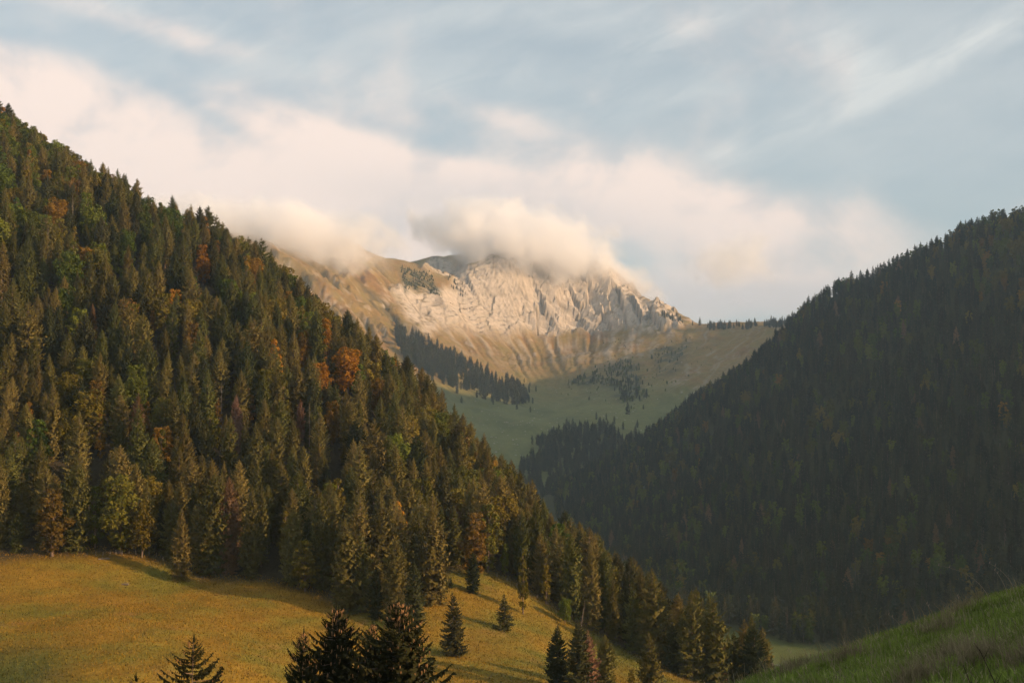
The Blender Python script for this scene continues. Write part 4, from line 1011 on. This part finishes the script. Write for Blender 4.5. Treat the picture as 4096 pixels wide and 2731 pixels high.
for i, (u, v, hgt, lab) in enumerate([(985, 672, .42, 'tall dark weed stem near the bottom right corner'), (1010, 668, .50, 'dark leaning weed stem at the right edge'), (955, 676, .34, 'dark forked weed stem on the knoll'),
                                 (905, 678, .28, 'small dark weed stem at the bottom of the knoll'), (870, 680, .24, 'smallest dark weed stem at the bottom of the knoll')]):
    r = random.Random(90 + i); d = 11.5
    x, y, z = P(u, v, d); z = float(knoll_h(np.array([x]), np.array([y]))[0]); lx = r.uniform(-.5, .1)
    tip = (x + lx * hgt, y + .05, z + hgt); parts = [stick((x, y, z - .03), tip, .006, .003, 5)]
    twg = []
    for k in range(5):
        s = r.uniform(.35, .95); q = (x + lx * hgt * s, y + .05 * s, z + hgt * s); twg.append(stick(q, (q[0] + r.uniform(-.09, .09), q[1] + r.uniform(-.05, .05), q[2] + r.uniform(.03, .10)), .003, .0015, 4))
    e = empty('dry_weed', (0, 0, 0)); tag(e, lab, 'weed', 'dry weeds on the knoll')
    link('stem', to_mesh('stem', join(parts), M['weed']), parent=e); link('twigs', to_mesh('twigs', join(twg), M['weed']), parent=e)

def meadow_sample(r, n):
    x = r.uniform(-190, 110, n); y = r.uniform(262, 452, n); z = NEAR(x, y); u, v = proj(x, y, z)
    k = (u > -15) & (u < 780) & (v < 700) & (y < np.interp(u, edge_u, edge_d) + 6) & (z > -112); return x[k], y[k], np.ones(k.sum())
def meadow_cols(x, y, r):
    n_ = len(x); u, v = proj(x, y, NEAR(x, y)); f = fbm(x / 22, y / 22, 4)
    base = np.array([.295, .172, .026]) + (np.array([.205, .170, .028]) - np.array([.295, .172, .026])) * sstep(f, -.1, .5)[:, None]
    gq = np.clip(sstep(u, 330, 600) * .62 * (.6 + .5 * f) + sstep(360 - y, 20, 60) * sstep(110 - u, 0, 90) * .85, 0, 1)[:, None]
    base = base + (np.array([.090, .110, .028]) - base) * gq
    return base * r.uniform(.35, 1.35, (n_, 1))
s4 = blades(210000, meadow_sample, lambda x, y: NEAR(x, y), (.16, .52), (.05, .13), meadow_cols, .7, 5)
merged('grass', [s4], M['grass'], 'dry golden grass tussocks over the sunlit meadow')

# ------------------------------------------------------------------ fences, logs, road, boulders
def fence(pixels, lab, hp=1.25):
    pos = [NEAR.hit(u, v, 300, 470, .5) for u, v in pixels]; x0, y0, z0 = pos[0]
    e = empty('pasture_fence', (x0, y0, z0)); tag(e, lab, 'fence', 'pasture fences')
    base = stick((0, 0, -.3), (0, 0, hp), .075, .065, 6); top = [(*t,) for t in base[1]]
    me = to_mesh('post', (base[0] + [(0, 0, hp + .05)], base[1] + [(6 + (i + 1) % 6, 12, 6 + i) for i in range(6)]), M['post'])
    for (x, y, z) in pos:
        p = link('post', me, parent=e, loc=(x - x0, y - y0, z - z0)); p.rotation_euler = (rngp.uniform(-.09, .09), rngp.uniform(-.09, .09), rngp.uniform(0, 6)); p.scale = (1, 1, rngp.uniform(.9, 1.15))
    for hz in (.55, 1.0):
        for a, c_ in zip(pos[:-1], pos[1:]):
            link('wire', to_mesh('wire', stick((a[0] - x0, a[1] - y0, a[2] - z0 + hz), (c_[0] - x0, c_[1] - y0, c_[2] - z0 + hz), .008, .008, 3), M['wire']), parent=e)
fence([(96, 555), (103, 555), (110, 555), (116, 554), (122, 554), (129, 554), (136, 554), (143, 554), (149, 555), (156, 557), (163, 560)], 'thin post and wire fence along the top of the golden meadow')
fence([(497, 576), (507, 581), (517, 587), (527, 592), (537, 598), (548, 604), (560, 611), (572, 619)], 'thin post and wire fence along the crest before the forest')
fence([(668, 668), (680, 674), (692, 680), (704, 686)], 'short run of fence at the lower end of the meadow')

def log(u, v, ln, r_, rz, lab, d0=300):
    x, y, z = NEAR.hit(u, v, d0, 470, .5); e = empty('fallen_log', (x, y, z + r_ * .6), rz); tag(e, lab, 'log')
    V, Fq = [], []
    for k, t in enumerate((-.5, -.2, .15, .5)):
        for i in range(8):
            a = i * math.pi / 4; q = r_ * (1 - .18 * (t + .5)) * (1 + .06 * math.sin(3 * a + k)); V.append((t * ln, q * math.cos(a), q * math.sin(a) + .03 * k))
    for k in range(3):
        for i in range(8): j = (i + 1) % 8; Fq += [(k * 8 + i, k * 8 + j, k * 8 + 8 + j), (k * 8 + i, k * 8 + 8 + j, k * 8 + 8 + i)]
    for s, c_ in ((0, -.5), (24, .5)):
        n = len(V); V.append((c_ * ln * 1.01, 0, .045 if s else 0)); Fq += [(s + i, s + (i + 1) % 8, n) for i in range(8)]
    link('stem', to_mesh('stem', (V, Fq), M['dead_wood']), parent=e)
    br = [stick((ln * t, 0, .1), (ln * t + .3, .35 * s, .75), .06, .03, 5) for t, s in ((-.2, 1), (.1, -1), (.3, 1))]
    link('branch_stubs', to_mesh('branch_stubs', join(br), M['dead_wood']), parent=e)
log(104, 559, 3.2, .24, .4, 'pale fallen log below the fence on the golden meadow')
log(125, 585, 2.0, .30, -.2, 'short dark log lying in the middle of the golden meadow')
log(432, 588, 6.0, .22, -.3, 'fallen trunk in the shade of the meadow notch')

# the lane on the valley floor
vp = [P(735, 646, 1010), P(752, 653, 960), P(770, 659, 915), P(792, 664, 880), P(815, 667, 860), P(860, 672, 840)]
def valley_z(x, y):
    a = np.asarray(NEAR(x, y)); b_ = np.asarray(RIGHT(x, y)); return np.where(np.asarray(y) > 990, b_, np.where(np.asarray(y) < 830, a, np.maximum(a, b_)))
V, Fq = [], []; prev = None; path = []
for a, c_ in zip(vp[:-1], vp[1:]):
    for k in range(10): path.append((a[0] + (c_[0] - a[0]) * k / 10, a[1] + (c_[1] - a[1]) * k / 10))
for i, (x, y) in enumerate(path):
    tx, ty = (path[min(i + 1, len(path) - 1)][0] - path[max(i - 1, 0)][0], path[min(i + 1, len(path) - 1)][1] - path[max(i - 1, 0)][1]); l_ = math.hypot(tx, ty); nx, ny = -ty / l_, tx / l_
    zc_ = float(valley_z(x, y)) + .35
    for s in (-2.2, 0, 2.2): V.append((x + nx * s, y + ny * s, zc_ + (.06 if s == 0 else 0)))
    if i:
        b0 = (i - 1) * 3; Fq += [(b0, b0 + 1, b0 + 4, b0 + 3), (b0 + 1, b0 + 2, b0 + 5, b0 + 4)]
tag(link('valley_lane', mesh_np('valley_lane', V, Fq), M['road']), 'narrow grey lane crossing the green valley floor', kind='structure')
# timber stacked beside the lane
x, y, z = P(768, 662, 905); z = float(valley_z(x, y))
e = empty('timber_stack', (x, y, z), .3); tag(e, 'small pale stack of felled timber beside the valley lane', 'timber')
me = to_mesh('log', stick((-3.4, 0, 0), (3.4, 0, 0), .27, .25, 8), M['dead_wood'])
for rr_, n_ in ((0, 5), (1, 4), (2, 3)):
    for i in range(n_): link('log', me, parent=e, loc=(rngp.uniform(-.3, .3), (i - (n_ - 1) / 2) * .54, .28 + rr_ * .46))
# boulders strewn in the bowl
bm_v, bm_f = [], []; rb = random.Random(77)
for i in range(240):
    u = rb.uniform(470, 690); v = rb.uniform(345, 440)
    if i % 4 == 0: u, v = rb.uniform(480, 560), rb.uniform(410, 460)
    x, y, z = FAR.hit(u, v, 2200, 3700, 12); s = rb.uniform(.6, 2.1); n = len(bm_v)
    for (a, b_, c_) in ((1, 0, 0), (-1, 0, 0), (0, 1, 0), (0, -1, 0), (0, 0, 1), (0, 0, -.6), (.7, .6, .6), (-.6, .5, .7), (.5, -.7, .5)):
        q = s * rb.uniform(.75, 1.2); bm_v.append((x + a * q, y + b_ * q, z + c_ * q * .8))
    for t in ((0, 2, 6), (2, 4, 6), (4, 0, 6), (1, 4, 7), (4, 2, 7), (2, 1, 7), (0, 4, 8), (4, 3, 8), (3, 0, 8), (1, 3, 4), (0, 5, 2), (2, 5, 1), (1, 5, 3), (3, 5, 0)): bm_f.append(tuple(n + k for k in t))
o = link('boulder_scree', mesh_np('boulder_scree', bm_v, bm_f), M['boulder']); tag(o, 'pale boulders strewn over the floor of the far bowl', 'boulders', kind='stuff')

# ------------------------------------------------------------------ low cloud caught on the summits
def cloud(loc, rad, dens, seed, label, scale=1 / 120.0, k=2.1, lo=0.0, hi=0.62, tilt=0.0):
    import bmesh
    bm = bmesh.new(); bmesh.ops.create_icosphere(bm, subdivisions=3, radius=1.0)
    me = bpy.data.meshes.new('cloud_bank'); bm.to_mesh(me); bm.free()
    m = bpy.data.materials.new('cloud_vapour'); m.use_nodes = True; b = NB(m.node_tree); b.n.clear()
    out = b.node('ShaderNodeOutputMaterial'); pv = b.node('ShaderNodeVolumePrincipled')
    pv.inputs['Color'].default_value = (0.994, 0.994, 1.0, 1); pv.inputs['Anisotropy'].default_value = 0.0
    tc = b.node('ShaderNodeTexCoord'); geo = b.node('ShaderNodeNewGeometry')
    r = b.vmath('LENGTH', tc.outputs['Object']).outputs['Value']
    pos = b.vmath('ADD', geo.outputs['Position'], (seed * 371.0, 0, 0)).outputs[0]
    n = b.noise(pos, scale, 6.0, 0.62, 0.4)
    f = b.math('ADD', b.math('SUBTRACT', 0.80, r), b.math('MULTIPLY', b.math('SUBTRACT', n, 0.5), k))
    edge = b.smooth(r, 1.0, 0.72)
    den = b.math('MULTIPLY', b.math('MULTIPLY', b.smooth(f, lo, hi), edge), dens)
    b.l.new(den, pv.inputs['Density']); b.l.new(pv.outputs[0], out.inputs['Volume'])
    o = link('cloud_bank', me, m, loc=loc, scale=rad); o.rotation_euler = (0, tilt, 0)
    tag(o, label, 'cloud', 'low clouds on the summits', kind='stuff')
    return o
if USE_CLOUD:
    cloud(P(515, 240, 3630), (395, 115, 142), .055, 1, 'bright low cloud capping the limestone massif', 1 / 75.0, 1.35, tilt=.17)
    cloud(P(612, 274, 3710), (200, 75, 72), .034, 5, 'tail of the low cloud sliding down the right shoulder of the massif', 1 / 70.0, 1.3, tilt=.42)
    cloud(P(256, 237, 3150), (450, 150, 125), .052, 2, 'low cloud bank draped over the left summit', 1 / 95.0, 1.1, tilt=.06)
    cloud(P(735, 260, 3900), (190, 120, 120), .010, 3, 'small detached puff of cloud right of the massif')

# ------------------------------------------------------------------ air
if USE_HAZE:
    x0, x1, y0, y1, z0, z1 = -5100, 5100, -300, 10600, -192, 760
    V = [(x, y, z) for x in (x0, x1) for y in (y0, y1) for z in (z0, z1)]
    Fq = [(0, 1, 3, 2), (4, 6, 7, 5), (0, 4, 5, 1), (2, 3, 7, 6), (0, 2, 6, 4), (1, 5, 7, 3)]
    m = bpy.data.materials.new('evening_haze'); m.use_nodes = True; b = NB(m.node_tree); b.n.clear()
    out = b.node('ShaderNodeOutputMaterial'); pv = b.node('ShaderNodeVolumePrincipled')
    pv.inputs['Color'].default_value = (0.68, 0.86, 1.0, 1); pv.inputs['Density'].default_value = 0.000088; pv.inputs['Anisotropy'].default_value = 0.65
    b.l.new(pv.outputs[0], out.inputs['Volume'])
    tag(link('haze', mesh_np('haze', V, Fq), m), 'thin blue evening haze filling the valley', 'haze', kind='stuff')
